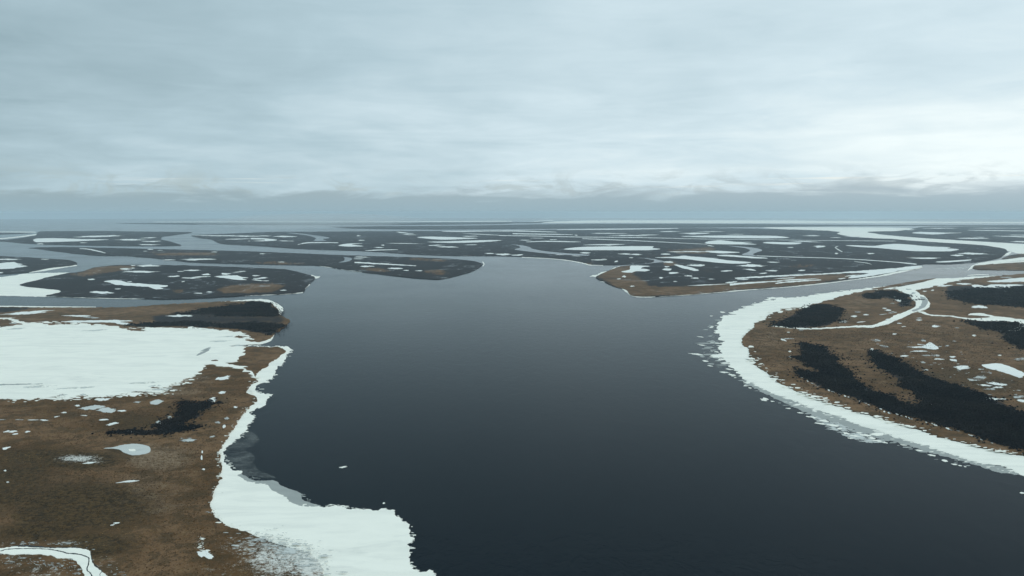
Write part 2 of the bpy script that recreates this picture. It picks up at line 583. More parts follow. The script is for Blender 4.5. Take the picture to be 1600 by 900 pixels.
# ------------------------------------------------------------------ land
# vegetation zones, photo pixels on the ground: scrub = dark willow, meadow = brown clearings in scrub
SCRUB = {
    'north point upper': [(318, 482), (350, 477), (380, 474), (407, 471.5), (425, 476), (435, 486), (437, 492), (400, 495), (360, 494), (320, 492), (268, 491), (290, 487)],
    'north point lower': [(200, 507), (250, 504), (300, 502), (350, 505), (400, 503), (440, 508), (432, 517), (424, 523), (400, 519), (370, 514), (330, 511), (270, 510), (220, 511)],
    'left bank corner': [(-300, 479), (60, 479.5), (50, 483), (8, 489), (-300, 494)],
    'left bank clump': [(172, 676), (196, 671), (226, 672), (246, 668), (240, 664), (262, 657), (284, 651), (272, 648), (288, 641), (276, 636), (290, 629), (312, 629), (322, 626), (342, 629), (330, 634), (340, 637), (312, 643), (322, 648), (296, 656), (280, 664), (312, 666), (300, 671), (262, 678), (228, 681), (195, 679)],
    'east bank cove': [(1207, 509), (1222, 501), (1250, 486), (1276, 476.5), (1300, 478), (1318, 488), (1310, 498), (1290, 508), (1255, 512)],
    'east bank spit': [(1345, 462), (1370, 455), (1398, 454), (1414, 462), (1427, 472), (1420, 479), (1402, 479), (1404, 469), (1380, 465), (1355, 468)],
    'east bank ridge': [(1247, 534), (1271, 536), (1293, 544), (1304, 558), (1322, 577), (1344, 599), (1373, 613), (1399, 617), (1412, 629), (1432, 634), (1440, 624), (1417, 606), (1399, 588), (1373, 573), (1357, 548), (1372, 549), (1395, 558), (1428, 577), (1465, 593), (1520, 610), (1557, 624), (1600, 646), (1800, 720), (1800, 765), (1600, 703), (1575, 698), (1520, 679), (1476, 666), (1432, 654), (1388, 643), (1337, 622), (1285, 606), (1252, 588), (1240, 572), (1262, 580), (1282, 581), (1252, 566), (1243, 560), (1252, 552)],
    'east bank upland': [(1478, 456), (1530, 450), (1600, 449), (1800, 450), (1800, 488), (1600, 482), (1560, 478), (1512, 474), (1482, 465)],
    'east bank creek side': [(1503, 500), (1545, 502), (1590, 505), (1640, 522), (1640, 548), (1595, 545), (1578, 534), (1560, 518), (1530, 512)],
}
EAST_LAND_SCRUB = [[(1480, 446), (1600, 442), (1800, 440), (1800, 450), (1480, 456)]]

MEADOW_DELTA = [
    [(928, 432), (945, 424), (965, 416), (990, 414), (1000, 420), (990, 428), (1010, 438), (1012, 447), (1030, 449), (1100, 445), (1200, 437), (1260, 428), (1330, 426), (1360, 427), (1330, 436), (1250, 446), (1160, 452), (1070, 461), (990, 464), (975, 455)],
    [(1036, 411), (1050, 409), (1054, 413), (1048, 416), (1038, 414)],
    [(1045, 392), (1110, 386), (1120, 390), (1100, 396), (1060, 397)],
    [(985, 400), (1040, 398), (1070, 403), (1040, 401)],
    [(890, 410), (925, 412), (915, 414), (895, 411)],
    [(1230, 416), (1270, 413), (1280, 416), (1240, 419)],
]
MEADOW_ROUND = [
    [(100, 428), (128, 424), (150, 417), (187, 414), (215, 415), (196, 422), (160, 429), (130, 433)],
    [(332, 452), (360, 446), (400, 443.5), (452, 444), (442, 450), (428, 456), (395, 458), (350, 458)],
    [(270, 453), (290, 452), (287, 458), (272, 458)],
]
MEADOW_LONG = [
    [(398, 409), (430, 408.5), (480, 410.5), (476, 413), (430, 413.5), (400, 412)],
    [(560, 420), (590, 419), (615, 424), (600, 426)],
    [(655, 423), (690, 421), (705, 427), (690, 430), (660, 427)],
    [(230, 394), (330, 396), (340, 399), (250, 399)],
    [(640, 402), (700, 405), (690, 408), (640, 406)],
]


def zone(P, polys, soft=2.2, yk=2.2):
    v = np.zeros(len(P))
    for q in polys:
        q = np.asarray(q, float)
        d = edge_dist(P, q, 1.0, yk)
        s = np.where(inside(P, q), d, -d)
        v = np.maximum(v, np.clip(0.5 + s / (2 * soft), 0, 1))
    return v


def disc(P, spots):
    v = np.zeros(len(P))
    for cx, cy, rx, ry, a in spots:
        r = np.hypot((P[:, 0] - cx) / rx, (P[:, 1] - cy) / ry)
        v = np.maximum(v, a * np.clip(1.35 - r, 0, 1))
    return v


def near_bank(P):
    scr = zone(P, [SCRUB[k] for k in ('north point upper', 'north point lower', 'left bank corner', 'left bank clump')], 7) * .85
    scr = np.maximum(scr, .56 * zone(P, [[(235, 493), (320, 480), (405, 474), (436, 488), (452, 500), (440, 512), (428, 521), (380, 513), (240, 508)]], 8))
    wet = disc(P, [(125, 718, 75, 16, 1.1), (70, 715, 120, 22, .75), (130, 790, 150, 50, .9), (20, 760, 110, 60, .7), (210, 660, 80, 22, .6), (190, 710, 60, 18, .6), (150, 850, 90, 26, .8), (300, 498, 150, 6, .5), (60, 830, 120, 22, .7), (400, 505, 60, 8, .6)])
    dry = disc(P, [(250, 715, 70, 28, .8), (225, 750, 60, 22, .55), (330, 565, 60, 18, .45), (270, 610, 70, 14, .65), (250, 770, 110, 70, .45), (410, 560, 40, 14, .35), (80, 640, 110, 20, .25), (150, 490, 140, 8, .35), (100, 848, 60, 8, .5), (300, 590, 60, 18, .5), (200, 850, 110, 60, .3)])
    snow = disc(P, [(440, 872, 80, 42, .95), (488, 872, 48, 46, 1.25), (395, 855, 70, 28, .65), (122, 716, 46, 8, .95), (150, 721, 24, 4, .7), (70, 895, 60, 22, .6), (20, 880, 30, 16, .55), (165, 880, 30, 22, .45), (350, 890, 80, 22, .45), (310, 850, 14, 18, .55), (300, 590, 70, 14, .48), (225, 610, 70, 8, .42), (15, 850, 60, 4, .5), (345, 700, 6, 40, .25), (420, 850, 60, 9, .7), (105, 845, 40, 6, .45)])
    return dict(scrub=scr, wet=wet, dry=dry, snow=snow)


def east_bank(P):
    scr = zone(P, [SCRUB[k] for k in SCRUB if k.startswith('east')] + EAST_LAND_SCRUB, 7) * .88
    wet = disc(P, [(1500, 590, 110, 30, .55), (1560, 600, 70, 24, .6), (1330, 495, 60, 10, .5), (1470, 560, 60, 14, .4), (1540, 470, 90, 18, .4)])
    dry = disc(P, [(1200, 530, 45, 40, .45), (1330, 535, 80, 25, .4), (1345, 475, 45, 12, .5), (1250, 590, 90, 30, .2), (1500, 530, 120, 22, .35), (1380, 600, 30, 14, .35)])
    snow = disc(P, [(1225, 486, 24, 5, .5), (1390, 462, 16, 5, .5), (1510, 570, 110, 30, .18), (1600, 560, 60, 40, .2)])
    return dict(scrub=scr, wet=wet, dry=dry, snow=snow)


def meadow_land(meadows, base=0.82, far=0.15):
    def fn(P):
        m = zone(P, meadows, 6, 3) if meadows else np.zeros(len(P))
        z0 = np.zeros(len(P))
        return dict(scrub=base * (1 - m) + 0.32 * m, wet=z0, dry=0.2 * m, snow=z0 - .2, slough=z0 + 1)
    return fn


LAND_Z = 2.0


def land(name, pts, label, fn, z=LAND_Z, step=2.5, jx=0.9, jy=0.25, grid=8, gy=3, relief=0.0, seed=1):
    q = outline(pts, step, jx, jy, True, seed)
    o = sheet(name, q, z, M_TUNDRA, None, grid, z + 0.6, relief, fn, gy)
    return tag(o, label, 'island' if 'island' in name else 'riverbank', kind='structure')


west_bank = land('riverbank', [
    (-300, 479), (0, 479), (60, 480), (150, 480), (200, 479.5), (240, 476.5), (300, 473), (360, 470.5), (407, 470.5), (420, 473.5), (430, 478.5), (436, 486), (438, 492), (446, 497), (454, 501), (450, 505), (443, 510), (437, 516), (428, 520), (427, 524), (420, 529), (405, 533.5), (385, 536), (384, 541), (400, 541.6), (420, 542), (432, 541.5), (445, 545), (444, 550), (435, 556), (434, 559), (420, 566), (419, 570), (408, 577), (400, 583), (398, 588), (402, 594), (392, 600), (388, 606), (386, 613), (402, 622), (394, 630), (386, 640), (378, 648), (370, 660), (362, 672), (354, 685), (345, 697), (342, 707), (345, 718), (346, 728), (344, 742), (338, 757), (331, 775), (329, 790), (333, 803), (345, 815), (360, 823), (384, 830), (410, 842), (440, 852), (480, 862), (500, 880), (507, 905), (530, 960), (560, 1060), (300, 1060), (-300, 1060), (-330, 700)],
    'brown tundra riverbank with a large snow-covered lake and scattered small ponds', near_bank, grid=5, gy=2.6, relief=0.7, seed=11, jx=1.6, jy=0.5, step=1.6)

east_bank_o = land('riverbank', [
    (1176, 507), (1194, 499), (1203, 491.5), (1219, 484), (1256, 478), (1285, 471.5), (1315, 462.5), (1351, 454), (1372, 452), (1405, 452), (1433, 452.5), (1465, 446), (1485, 441), (1510, 436.5), (1535, 433.5), (1570, 430), (1600, 427.5), (1700, 423), (2000, 416), (2050, 600), (2050, 880), (1850, 790), (1750, 757), (1600, 710.5), (1573, 707), (1544, 700.5), (1510, 692), (1476, 683), (1442, 672), (1409, 662.5), (1386, 655), (1341, 643), (1319, 636), (1290, 627.5), (1268, 619), (1245, 610), (1231, 603), (1215, 595), (1208, 587.5), (1195, 579.5), (1183, 571), (1176, 560), (1169, 547), (1163.5, 539), (1160, 529), (1163.5, 522), (1176, 514)],
    'brown curving riverbank with dark willow ridges behind a white ice margin', east_bank, grid=6, gy=2.6, relief=0.7, seed=12, jx=3.0, jy=0.4, step=1.5)

land('riverbank', [(1362, 451), (1385, 447), (1410, 442), (1440, 437.5), (1462, 434.6), (1450, 438), (1420, 444), (1395, 448.3), (1375, 451.3)],
     'narrow brown spit between the channel and the frozen tributary mouth', meadow_land([], 0.3), z=1.6, seed=13, jx=.6, jy=.1)

delta = land('delta_island', [
    (301, 368), (312, 372), (330, 374), (343, 380), (360, 382), (400, 384), (475, 389), (575, 392.5), (650, 397.5), (712, 399.5), (787, 400), (830, 401.8), (860, 403.3), (890, 406.3), (905, 408.8), (925, 413.3), (945, 413.8), (965, 413.6), (1000, 411.6), (1016, 409.6), (1022, 406.8), (1008, 404), (990, 402.4), (1005, 402), (1022, 403.6), (1034, 406.6), (1040, 409), (1022, 410.8), (1000, 413.2), (980, 415), (966, 417), (955, 421), (944, 426), (935, 430), (930, 433), (947, 441.5), (962.5, 448), (978, 452.5), (984, 459), (994, 462.6), (1025, 462.6), (1072, 460), (1134, 455), (1150, 453), (1212, 449), (1283, 442), (1322, 437.4), (1369, 430.5), (1400, 424), (1420, 420), (1431, 415), (1447, 412.3), (1475, 412.6), (1506, 411), (1530, 409), (1553, 405), (1567, 400), (1574, 393), (1566, 388), (1556, 386), (1537, 383.5), (1500, 380.7), (1450, 378), (1412, 375.2), (1400, 373.6), (1337, 370.6), (1307, 365), (1312, 362.4), (1287, 360.2), (1225, 358.2), (1160, 356.8), (1070, 356.4), (1000, 357.4), (900, 358.6), (800, 359.6), (720, 360.6), (600, 361.2), (480, 362), (430, 362.3), (380, 364), (330, 366)],
    'vast dark low delta land strung with frozen lakes and a brown point', meadow_land(MEADOW_DELTA), seed=14, grid=7, gy=1.8, jx=.8, jy=.12)

round_island = land('island', [
    (32, 445), (60, 437), (95, 428.5), (127.5, 424), (150, 417.5), (187, 414), (250, 414), (320, 415.5), (400, 418.5), (450, 421.3), (475, 427.5), (492, 432.8), (487, 440), (477, 450), (475, 455), (450, 458.5), (400, 460.5), (362, 462.8), (300, 466), (262, 467), (225, 466.2), (125, 464), (73, 462), (92, 457.5), (96, 455), (87, 452), (60, 449.5)],
    'dark blunt-ended island with a brown meadow near its river tip', meadow_land(MEADOW_ROUND, .9), seed=15, grid=6, gy=2, jx=.9, jy=.2)

long_island = land('island', [
    (47, 387), (100, 386), (200, 388), (300, 390.3), (400, 393), (475, 396), (550, 399), (650, 402), (700, 404), (737, 407.5), (755, 412.5), (752, 416), (737, 424), (712, 431), (687, 436), (650, 434.5), (575, 426), (525, 419), (500, 415), (450, 413.7), (400, 412.7), (300, 409.5), (250, 404), (200, 400), (150, 399), (100, 394), (62, 389)],
    'long thin dark island ending in a rounded tip in mid river', meadow_land(MEADOW_LONG, .86), seed=16, grid=6, gy=1.8, jx=.8, jy=.15)

left_island = land('island', [(-300, 396), (0, 400), (75, 404), (107, 406.3), (121, 411), (110, 415), (75, 419), (45, 425), (0, 428), (-300, 434)],
                   'dark pointed island with a snowy lake at the frame edge', meadow_land([], .85), seed=17, grid=6, gy=1.8, jx=.8, jy=.15)

far_left_island = land('island', [
    (-200, 374), (0, 375), (57, 367.5), (58, 364), (62, 361.4), (150, 361), (250, 362), (300, 363), (275, 367), (252, 370.5), (252, 374), (270, 378.5), (283, 383.5), (225, 384.5), (150, 383.5), (75, 382), (37, 380), (0, 376.8)],
    'flat hazy island beyond the long thin island, with pale lakes', meadow_land([], .85, .1), seed=18, grid=6, gy=1.5, jx=.7, jy=.08)

land('riverbank', [(1519, 418.5), (1522, 415), (1535, 414), (1560, 411.5), (1600, 408.5), (1800, 403), (1800, 418), (1600, 422), (1560, 421.5), (1530, 421)],
     'low grey-brown point reaching into the channel opposite the frozen tributary', meadow_land([], .45), seed=19, jx=.7, jy=.12, grid=6, gy=2)
land('riverbank', [(1565, 404), (1578, 399), (1600, 396.4), (1800, 391), (1800, 395), (1600, 400.5), (1580, 403.5)],
     'thin grey land strip beside the bend of the frozen river', meadow_land([], .5), seed=20, jx=.6, jy=.08, grid=6, gy=1.5)
north_east = land('riverbank', [
    (1356, 362.5), (1370, 365), (1390, 367), (1430, 370.5), (1475, 373.5), (1520, 376), (1570, 378.5), (1600, 380), (1900, 387), (1900, 352.5), (1600, 353), (1500, 353.8), (1440, 354.8), (1420, 358.6), (1400, 361), (1375, 361.4)],
    'hazy blue lowland beyond the frozen river bend', meadow_land([], .85, .1), seed=21, jx=.6, jy=.06, grid=8, gy=1.5)
land('riverbank', [(180, 349), (300, 348), (420, 347.9), (600, 347.8), (800, 346.9), (836, 347.4), (810, 348.6), (780, 350), (600, 351.6), (420, 351.6), (250, 350.4)],
     'distant dark shoreline strip under the low cloud', meadow_land([], .85, 0), seed=22, jx=.6, jy=.03, grid=12, gy=1)
land('riverbank', [(520, 354), (700, 352.8), (870, 350), (1000, 349.4), (1150, 349.8), (1300, 351), (1500, 351.6), (1900, 351.4), (1900, 352.2), (1500, 353), (1300, 353.5), (1100, 355.6), (1000, 356.2), (860, 357.4), (700, 358.6), (600, 358), (540, 356.5)],
     'distant grey-blue lowland band between frozen sea and delta', meadow_land([], .8, .1), seed=23, jx=.6, jy=.03, grid=12, gy=1)
land('riverbank', [(800, 348), (835, 346.6), (862, 345.6), (850, 347.2), (846, 348.3), (820, 348.8)],
     'tiny dark far headland at the end of the frozen sea', meadow_land([], .85, 0), seed=24, jx=.3, jy=.03, grid=12, gy=1)
land('island', [(-300, 364), (-60, 363.5), (20, 363.7), (52, 364), (10, 366), (-300, 371)],
     'farthest low hazy island at the frame edge above the pale lakes', meadow_land([], .7, .1), seed=25, jx=.4, jy=.04, grid=8, gy=1)

# ------------------------------------------------------------------ ice along the shores
SEED = [100]


def ice(name, pts, label, cat='ice', z=0.35, mat=None, step=2.0, jx=0.9, jy=0.4, grid=None, parent=None, group=None, smooth=True, gy=None, skirt=None):
    SEED[0] += 1
    q = outline(pts, step, jx, jy, smooth, SEED[0])
    o = sheet(name, q, z, mat or M_SNOW, parent, grid, skirt or (z + 0.2), 0, None, gy)
    if parent is None:
        tag(o, label, cat, group)
    elif label:
        o['label'] = label
    return o


near_shelf = ice('shore_ice', [
    (330, 770), (338, 745), (341, 728), (338, 712), (341, 700), (350, 684), (360, 668), (372, 652), (384, 636), (392, 628), (396, 622), (384, 614), (384, 604), (390, 598), (398, 592), (392, 584), (400, 580), (412, 572), (417, 566), (430, 557), (438, 549), (440, 544), (420, 541.8), (400, 541), (386, 540.4), (400, 539.6), (415, 541), (432, 541), (446, 541), (452, 543), (453, 550), (446, 558), (443, 567), (432, 575), (430, 581), (431, 585), (422, 592), (408, 599), (400, 603), (399, 609), (404, 614), (414, 615.5), (423, 616), (423, 619), (415, 626), (416, 631), (410, 635), (397, 640), (391, 645), (398, 653), (389, 662), (384, 672), (375, 682), (366, 690), (354, 699), (350, 707), (350, 716), (356, 727), (364, 734), (379, 737), (372, 742), (385, 751), (402, 755), (418, 758), (428, 768), (441, 773), (452, 783), (468, 790), (490, 791), (510, 792), (528, 790), (545, 795), (560, 795), (575, 797), (592, 797), (601, 793), (608, 797), (615, 797), (620, 806), (630, 814), (638, 818), (641, 834), (645, 846), (638, 851), (641, 862), (640, 876), (647, 887), (653, 893), (664, 893), (673, 890), (679, 896), (690, 915), (715, 960), (730, 1060), (500, 1060), (507, 960), (497, 920), (492, 895), (478, 872), (455, 856), (420, 846), (392, 835), (360, 824), (335, 806), (326, 790)],
    'broad white snow-covered ice shelf hugging the near brown bank', step=1.3, jx=2.0, jy=0.8, grid=14, gy=9)
ice('shore_ice', [(340, 472.5), (365, 470), (390, 468), (410, 467.4), (425, 470), (436, 476), (443.5, 483.5), (440, 488), (439, 492), (434, 490), (430, 481), (418, 475), (405, 472.5), (380, 472.5)],
    'thin white ice rim around the dark northern point of the brown bank', step=1.6, jx=.8, jy=.3)
ice('shore_ice', [(372, 534), (392, 534), (412, 529), (424, 521), (429, 521), (428, 526), (422, 532.5), (413, 536.6), (400, 538.8), (385, 538.4), (372, 538)],
    'small white ice edge at the inlet below the dark northern point', step=1.6, jx=.6, jy=.3)
ice('thin_ice', [(355, 738), (375, 740), (398, 751), (418, 750.5), (432, 752), (440, 759), (456, 765), (470, 771), (472, 780), (486, 786), (502, 791), (480, 796), (440, 790), (400, 770)],
    'grey band of new ice along the edge of the near shelf', z=0.12, mat=M_GREY, step=1.6, jx=.9, jy=.5)
ice('thin_ice', [(348, 702), (362, 690), (372, 684), (382, 676), (396, 676), (404, 684), (398, 694), (384, 702), (396, 712), (398, 724), (404, 734), (430, 746), (380, 742), (356, 730)],
    'dark translucent skim of ice in the bay of the near shore', z=0.08, mat=M_THIN, step=2, jx=1.2, jy=.8)

east_shelf = ice('shore_ice', [
    (1400, 447), (1366, 449), (1345, 451.5), (1322, 454), (1283, 459), (1259, 463), (1233, 465), (1217, 466.5), (1201, 471), (1180, 475), (1160, 481), (1148, 486), (1140, 491), (1130, 497), (1123, 504), (1121, 514), (1123, 524), (1127, 534), (1125, 545), (1125, 556), (1136, 566), (1146, 577), (1156, 587), (1165, 594), (1187, 604), (1208, 615), (1227, 622), (1249, 629), (1274, 639.5), (1307, 649.5), (1334, 661), (1366, 670), (1384, 676.5), (1409, 685.5), (1431, 692), (1454, 698.5), (1476, 706), (1510, 717), (1532, 724), (1566, 728), (1600, 743), (1750, 795), (1950, 870), (1950, 840), (1750, 745), (1600, 702), (1500, 680), (1400, 650), (1300, 622), (1225, 590), (1195, 570), (1180, 548), (1172, 528), (1185, 510), (1220, 492), (1290, 478), (1352, 458), (1402, 455)],
    'long white curved ice margin sweeping round the far-side brown bank', step=1.2, jx=4.0, jy=0.6, grid=14, gy=6)
ice('thin_ice', [(1160, 588), (1190, 602), (1240, 620), (1300, 640), (1360, 662), (1420, 684), (1480, 702), (1540, 722), (1585, 735), (1600, 742), (1560, 738), (1535, 730), (1510, 722), (1456, 708), (1431, 699.5), (1397, 690), (1352, 677), (1316, 664), (1280, 652), (1240, 636), (1200, 617), (1170, 601)],
    'grey strip of new ice along the outer edge of the curved margin', z=0.12, mat=M_GREY, step=1.6, jx=1.5, jy=.5)
ice('thin_ice', [(1126, 500), (1112, 506), (1108, 514), (1116, 520), (1110, 530), (1116, 540), (1106, 552), (1114, 562), (1108, 566), (1122, 574), (1136, 584), (1158, 592), (1165, 590), (1140, 560), (1130, 530)],
    'ragged translucent ice fringe off the bend of the curved margin', z=0.08, mat=M_THIN, step=1.6, jx=3, jy=.4)
ice('thin_ice', [(1262, 645), (1300, 656), (1340, 672), (1385, 688), (1380, 692), (1345, 690), (1310, 676), (1285, 662)],
    'loose slushy ice drifting beside the curved white margin', z=0.08, mat=M_MOTTLE, step=1.6, jx=2.5, jy=.6)

ice('shore_ice', [(-300, 443), (0, 433), (42, 427.4), (100, 426), (108, 426.4), (70, 436), (40, 443), (34, 446), (60, 449), (90, 451), (100, 455), (92, 459), (76, 463), (60, 463.4), (40, 463), (0, 462), (-300, 462)],
    'broad snowy ice field off the western tip of the blunt-ended island', jx=.9, jy=.2, grid=14, gy=4)
ice('shore_ice', [(44, 425), (60, 421.5), (80, 418), (100, 415.6), (119, 414), (121, 415), (100, 418), (75, 422.3), (50, 425.6)],
    'slender white ice strip along the pointed island at the frame edge', jx=.5, jy=.12)
ice('shore_ice', ribbon([(73, 462.4), (125, 464.4), (170, 466), (225, 467)], [1.6, 1.3, 0.5]), 'hairline white ice edge along the south shore of the blunt-ended island', jx=.3, jy=.08)
ice('shore_ice', ribbon([(-300, 480), (0, 478.6), (62, 479.3), (150, 479.6)], [2.4, 1.6, 1.6, 0.6]), 'thin white ice line along the north shore of the brown bank', jx=.3, jy=.1)
ice('shore_ice', ribbon([(486, 430.6), (494, 433.4), (500, 432)], [2.4, 3.4, 1.0]), 'bright ice nub on the river tip of the blunt-ended island', jx=.5, jy=.2)
ice('shore_ice', ribbon([(484, 444), (478, 448), (475, 452)], [1.5, 3.0, 1.5]), 'small ice wedge below the tip of the blunt-ended island', jx=.5, jy=.2)
ice('shore_ice', ribbon([(376, 462), (405, 460.8), (440, 459.6), (474, 456.8)], [0.5, 1.3, 0.8, 1.4]), 'broken ice line on the channel side of the blunt-ended island', jx=.5, jy=.15)
ice('shore_ice', ribbon([(754, 409), (756.5, 412.5), (754, 416)], [0.8, 1.8, 0.8]), 'ice speck on the rounded tip of the long thin island', jx=.2, jy=.1)
ice('shore_ice', ribbon([(496, 414.4), (520, 418.2), (545, 422), (566, 425.2)], [1.4, 1.0, 1.2, 0.5]), 'ice line on the near side of the long thin island', jx=.3, jy=.1)
ice('shore_ice', [(930, 432.5), (921, 431.8), (932, 429.2), (937, 426), (950, 423.6), (956, 420), (966, 416.4), (972, 418), (960, 424), (950, 430), (942, 434), (936, 434.6)],
    'bright ice patch on the tip of the brown delta point', jx=.9, jy=.3, step=1.4)
ice('shore_ice', [(938, 440), (950, 442), (962, 447), (972, 451), (980, 458), (986, 462), (1000, 464.6), (1025, 463.8), (1025, 462), (996, 461), (988, 456), (978, 450.5), (962, 445.6), (948, 440)],
    'white ice edge under the brown delta point', jx=.7, jy=.25, step=1.4)
ice('shore_ice', ribbon([(1030, 463), (1072, 460.6), (1110, 457.6), (1140, 455), (1180, 451.8), (1215, 449.2), (1283, 443), (1330, 436.8), (1380, 430), (1420, 421.5), (1441, 417)], [0.5, 1.0, 0.9, 1.7, 1.3, 1.8, 1.7, 2.0, 2.4, 3.0, 2.0]),
    'long white ice line along the channel shore of the delta land', jx=.5, jy=.12)
ice('shore_ice', ribbon([(816, 402), (840, 402.8), (862, 404), (890, 407), (906, 409.8), (922, 413.6), (942, 414.6)], [0.7, 1.3, 1.3, 1.5, 2.0, 1.8, 0.8]),
    'white ice line curving along the central delta shore', jx=.4, jy=.12)
ice('shore_ice', [(1395, 450.4), (1420, 445.4), (1445, 440), (1462, 435.2), (1490, 434.6), (1520, 432.2), (1562, 431), (1545, 433.5), (1520, 437), (1500, 441), (1470, 447), (1440, 452.4), (1420, 454)],
    'white ice apron at the mouth of the frozen tributary', jx=.8, jy=.2)
ice('shore_ice', ribbon([(1512, 430.2), (1530, 429.2), (1545, 429.6)], [0.5, 1.2, 0.4]), 'short white ice sliver in mid channel near the tributary mouth', jx=.3, jy=.1)
ice('shore_ice', [(1512, 422.4), (1516, 417.6), (1524, 412.6), (1545, 408.6), (1580, 404.4), (1600, 402), (1800, 392), (1800, 402), (1600, 407), (1570, 409.5), (1540, 413.5), (1526, 416.5), (1518, 420)],
    'white ice band north of the low grey-brown point', jx=.7, jy=.15)
ice('shore_ice', ribbon([(1552, 412.2), (1575, 410), (1600, 408.6), (1700, 404)], [0.6, 1.6, 1.8, 2]), 'second ice streak on the low grey-brown point', jx=.4, jy=.1, z=2.2)
ice('thin_ice', [(1458, 419.8), (1480, 418.4), (1500, 417.6), (1514, 418), (1500, 420.4), (1480, 420.4)], 'pale slush streak in the channel before the low grey-brown point', z=.1, mat=M_MOTTLE, jx=.6, jy=.15)
ice('shore_ice', ribbon([(1536, 405), (1550, 401.8), (1564, 399.6), (1574, 397.2), (1580, 393)], [0.8, 2.0, 1.6, 3.2, 2.0]), 'white ice margin inside the sharp bend of the frozen river', jx=.5, jy=.12)
ice('frozen_river', [
    (1195, 355.4), (1300, 355), (1400, 355.8), (1425, 357), (1440, 359), (1400, 362), (1362, 362), (1372, 366), (1390, 368), (1440, 372), (1500, 375.6), (1570, 379.8), (1600, 381.5), (1800, 388), (1800, 402), (1600, 396.4), (1586, 395), (1572, 391), (1540, 383.4), (1480, 379.4), (1420, 375.4), (1350, 371), (1305, 365.4), (1310, 362), (1285, 360.2), (1225, 358.2)],
    'wide pale frozen river winding behind the largest delta lake', 'frozen river', jx=.6, jy=.06, grid=14, gy=2)
ice('sea_ice', [(838, 347.9), (876, 345.8), (925, 344.4), (1000, 344.1), (1200, 344.2), (1300, 345), (1500, 346.4), (1900, 347.4), (1900, 349), (1500, 348.8), (1300, 348.8), (1100, 348.6), (950, 348.1), (880, 348.4)],
    'pale frozen sea lying along the horizon', 'sea ice', jx=.5, jy=.04, grid=16, gy=1)
ice('sea_ice', ribbon([(240, 346.8), (400, 346.5), (600, 346.3), (740, 345.9), (800, 345.7)], [0.5, 1.1, 1.0, 1.2, 0.8]), 'thin white line of sea ice behind the distant dark shoreline', 'sea ice', jx=.4, jy=.03)
ice('sea_ice', ribbon([(776, 348.2), (800, 348.1), (826, 347.2), (846, 345.2), (864, 344.4)], [0.9, 0.9, 0.8, 1.0, 0.6]), 'curled white ice strip at the tiny far headland', 'sea ice', jx=.3, jy=.03)
ice('frozen_channel', ribbon([(-300, 363), (0, 362.4), (56, 362.6)], [0.7, 0.8, 0.9]), 'pale straight ice line above the hazy island at the frame edge', 'ice', jx=.3, jy=.03)
ice('frozen_channel', ribbon([(-60, 378), (0, 373), (30, 370), (57, 366.4)], [1.2, 1.2, 1.4, 1.4]), 'pale slanting ice line along the hazy far island', 'ice', jx=.3, jy=.05)

def crumbs(name, line, n, spread, size, z, mat, parent, seed, label=None):
    """loose plates or drifts strewn along a line: too small and many to count, one part"""
    rng = np.random.default_rng(seed)
    p = np.asarray(line, float)
    L = np.concatenate([[0], np.cumsum(np.hypot(*np.diff(p, axis=0).T))])
    V, FF = [], []
    clump = rng.uniform(0, L[-1], max(4, n // 9))
    for i in range(n):
        t = rng.choice(clump) + rng.normal(0, 9) if rng.uniform() < .7 else rng.uniform(0, L[-1])
        c = np.array([np.interp(t, L, p[:, 0]), np.interp(t, L, p[:, 1])]) + rng.normal(size=2) * spread
        r = size * rng.lognormal(0, .55)
        k = rng.integers(6, 10)
        a = np.linspace(0, 6.283, k, endpoint=False) + rng.uniform(0, 1)
        rr = r * rng.uniform(.55, 1.25, k)
        q = np.stack([c[0] + np.cos(a) * rr, c[1] + np.sin(a) * rr * rng.uniform(.07, .24)], 1)
        W = ground(q, z + rng.uniform(0, .03))
        Wb = W.copy()
        Wb[:, 2] = z - .3
        o = len(V)
        V += W.tolist() + Wb.tolist()
        FF.append([o + j for j in range(k)][::-1])
        FF += [(o + j, o + (j + 1) % k, o + k + (j + 1) % k, o + k + j) for j in range(k)]
    o = mesh_obj(name, V, FF, mat, parent)
    o['kind'] = 'stuff'
    return o


NEAR_EDGE = [(453, 550), (446, 558), (443, 567), (432, 575), (430, 583), (408, 600), (402, 612), (423, 618), (415, 630), (393, 644), (397, 653), (384, 672), (366, 690), (352, 700), (351, 716), (364, 734)]
crumbs('brash_ice', NEAR_EDGE, 110, (3.0, 1.0), 1.9, .30, M_SNOW, near_shelf, 301)
crumbs('brash_ice', [(470, 790), (528, 790), (575, 797), (603, 793), (620, 806), (640, 820), (645, 846), (640, 862), (641, 878), (653, 893), (679, 896)], 90, (2.0, 1.0), 1.7, .30, M_SNOW, near_shelf, 302)
crumbs('brash_ice', [(380, 745), (418, 752), (440, 760), (472, 774), (500, 790)], 60, (3, 1.2), 1.6, .2, M_GREY, near_shelf, 303)
crumbs('brash_ice', [(1217, 466), (1180, 475), (1148, 486), (1123, 504), (1123, 524), (1125, 556), (1156, 587), (1187, 604), (1249, 629), (1307, 650), (1366, 670), (1431, 692), (1510, 717), (1600, 743)], 300, (8, .7), 3.0, .30, M_SNOW, east_shelf, 304)
crumbs('brash_ice', [(1130, 500), (1108, 520), (1112, 540), (1110, 560), (1140, 582), (1200, 615), (1262, 645), (1316, 664), (1397, 690), (1456, 709), (1530, 730)], 170, (8, 1.6), 3.2, .2, M_GREY, east_shelf, 305)
SHORE_LAND = [(400, 592), (388, 606), (398, 624), (378, 648), (362, 672), (345, 697), (341, 715), (343, 742), (331, 775), (329, 792), (345, 816), (384, 830), (430, 848), (478, 862), (500, 885)]
crumbs('snow_drifts', SHORE_LAND, 170, (2.4, 1.4), 1.2, 2.05, M_SNOW, west_bank, 306)
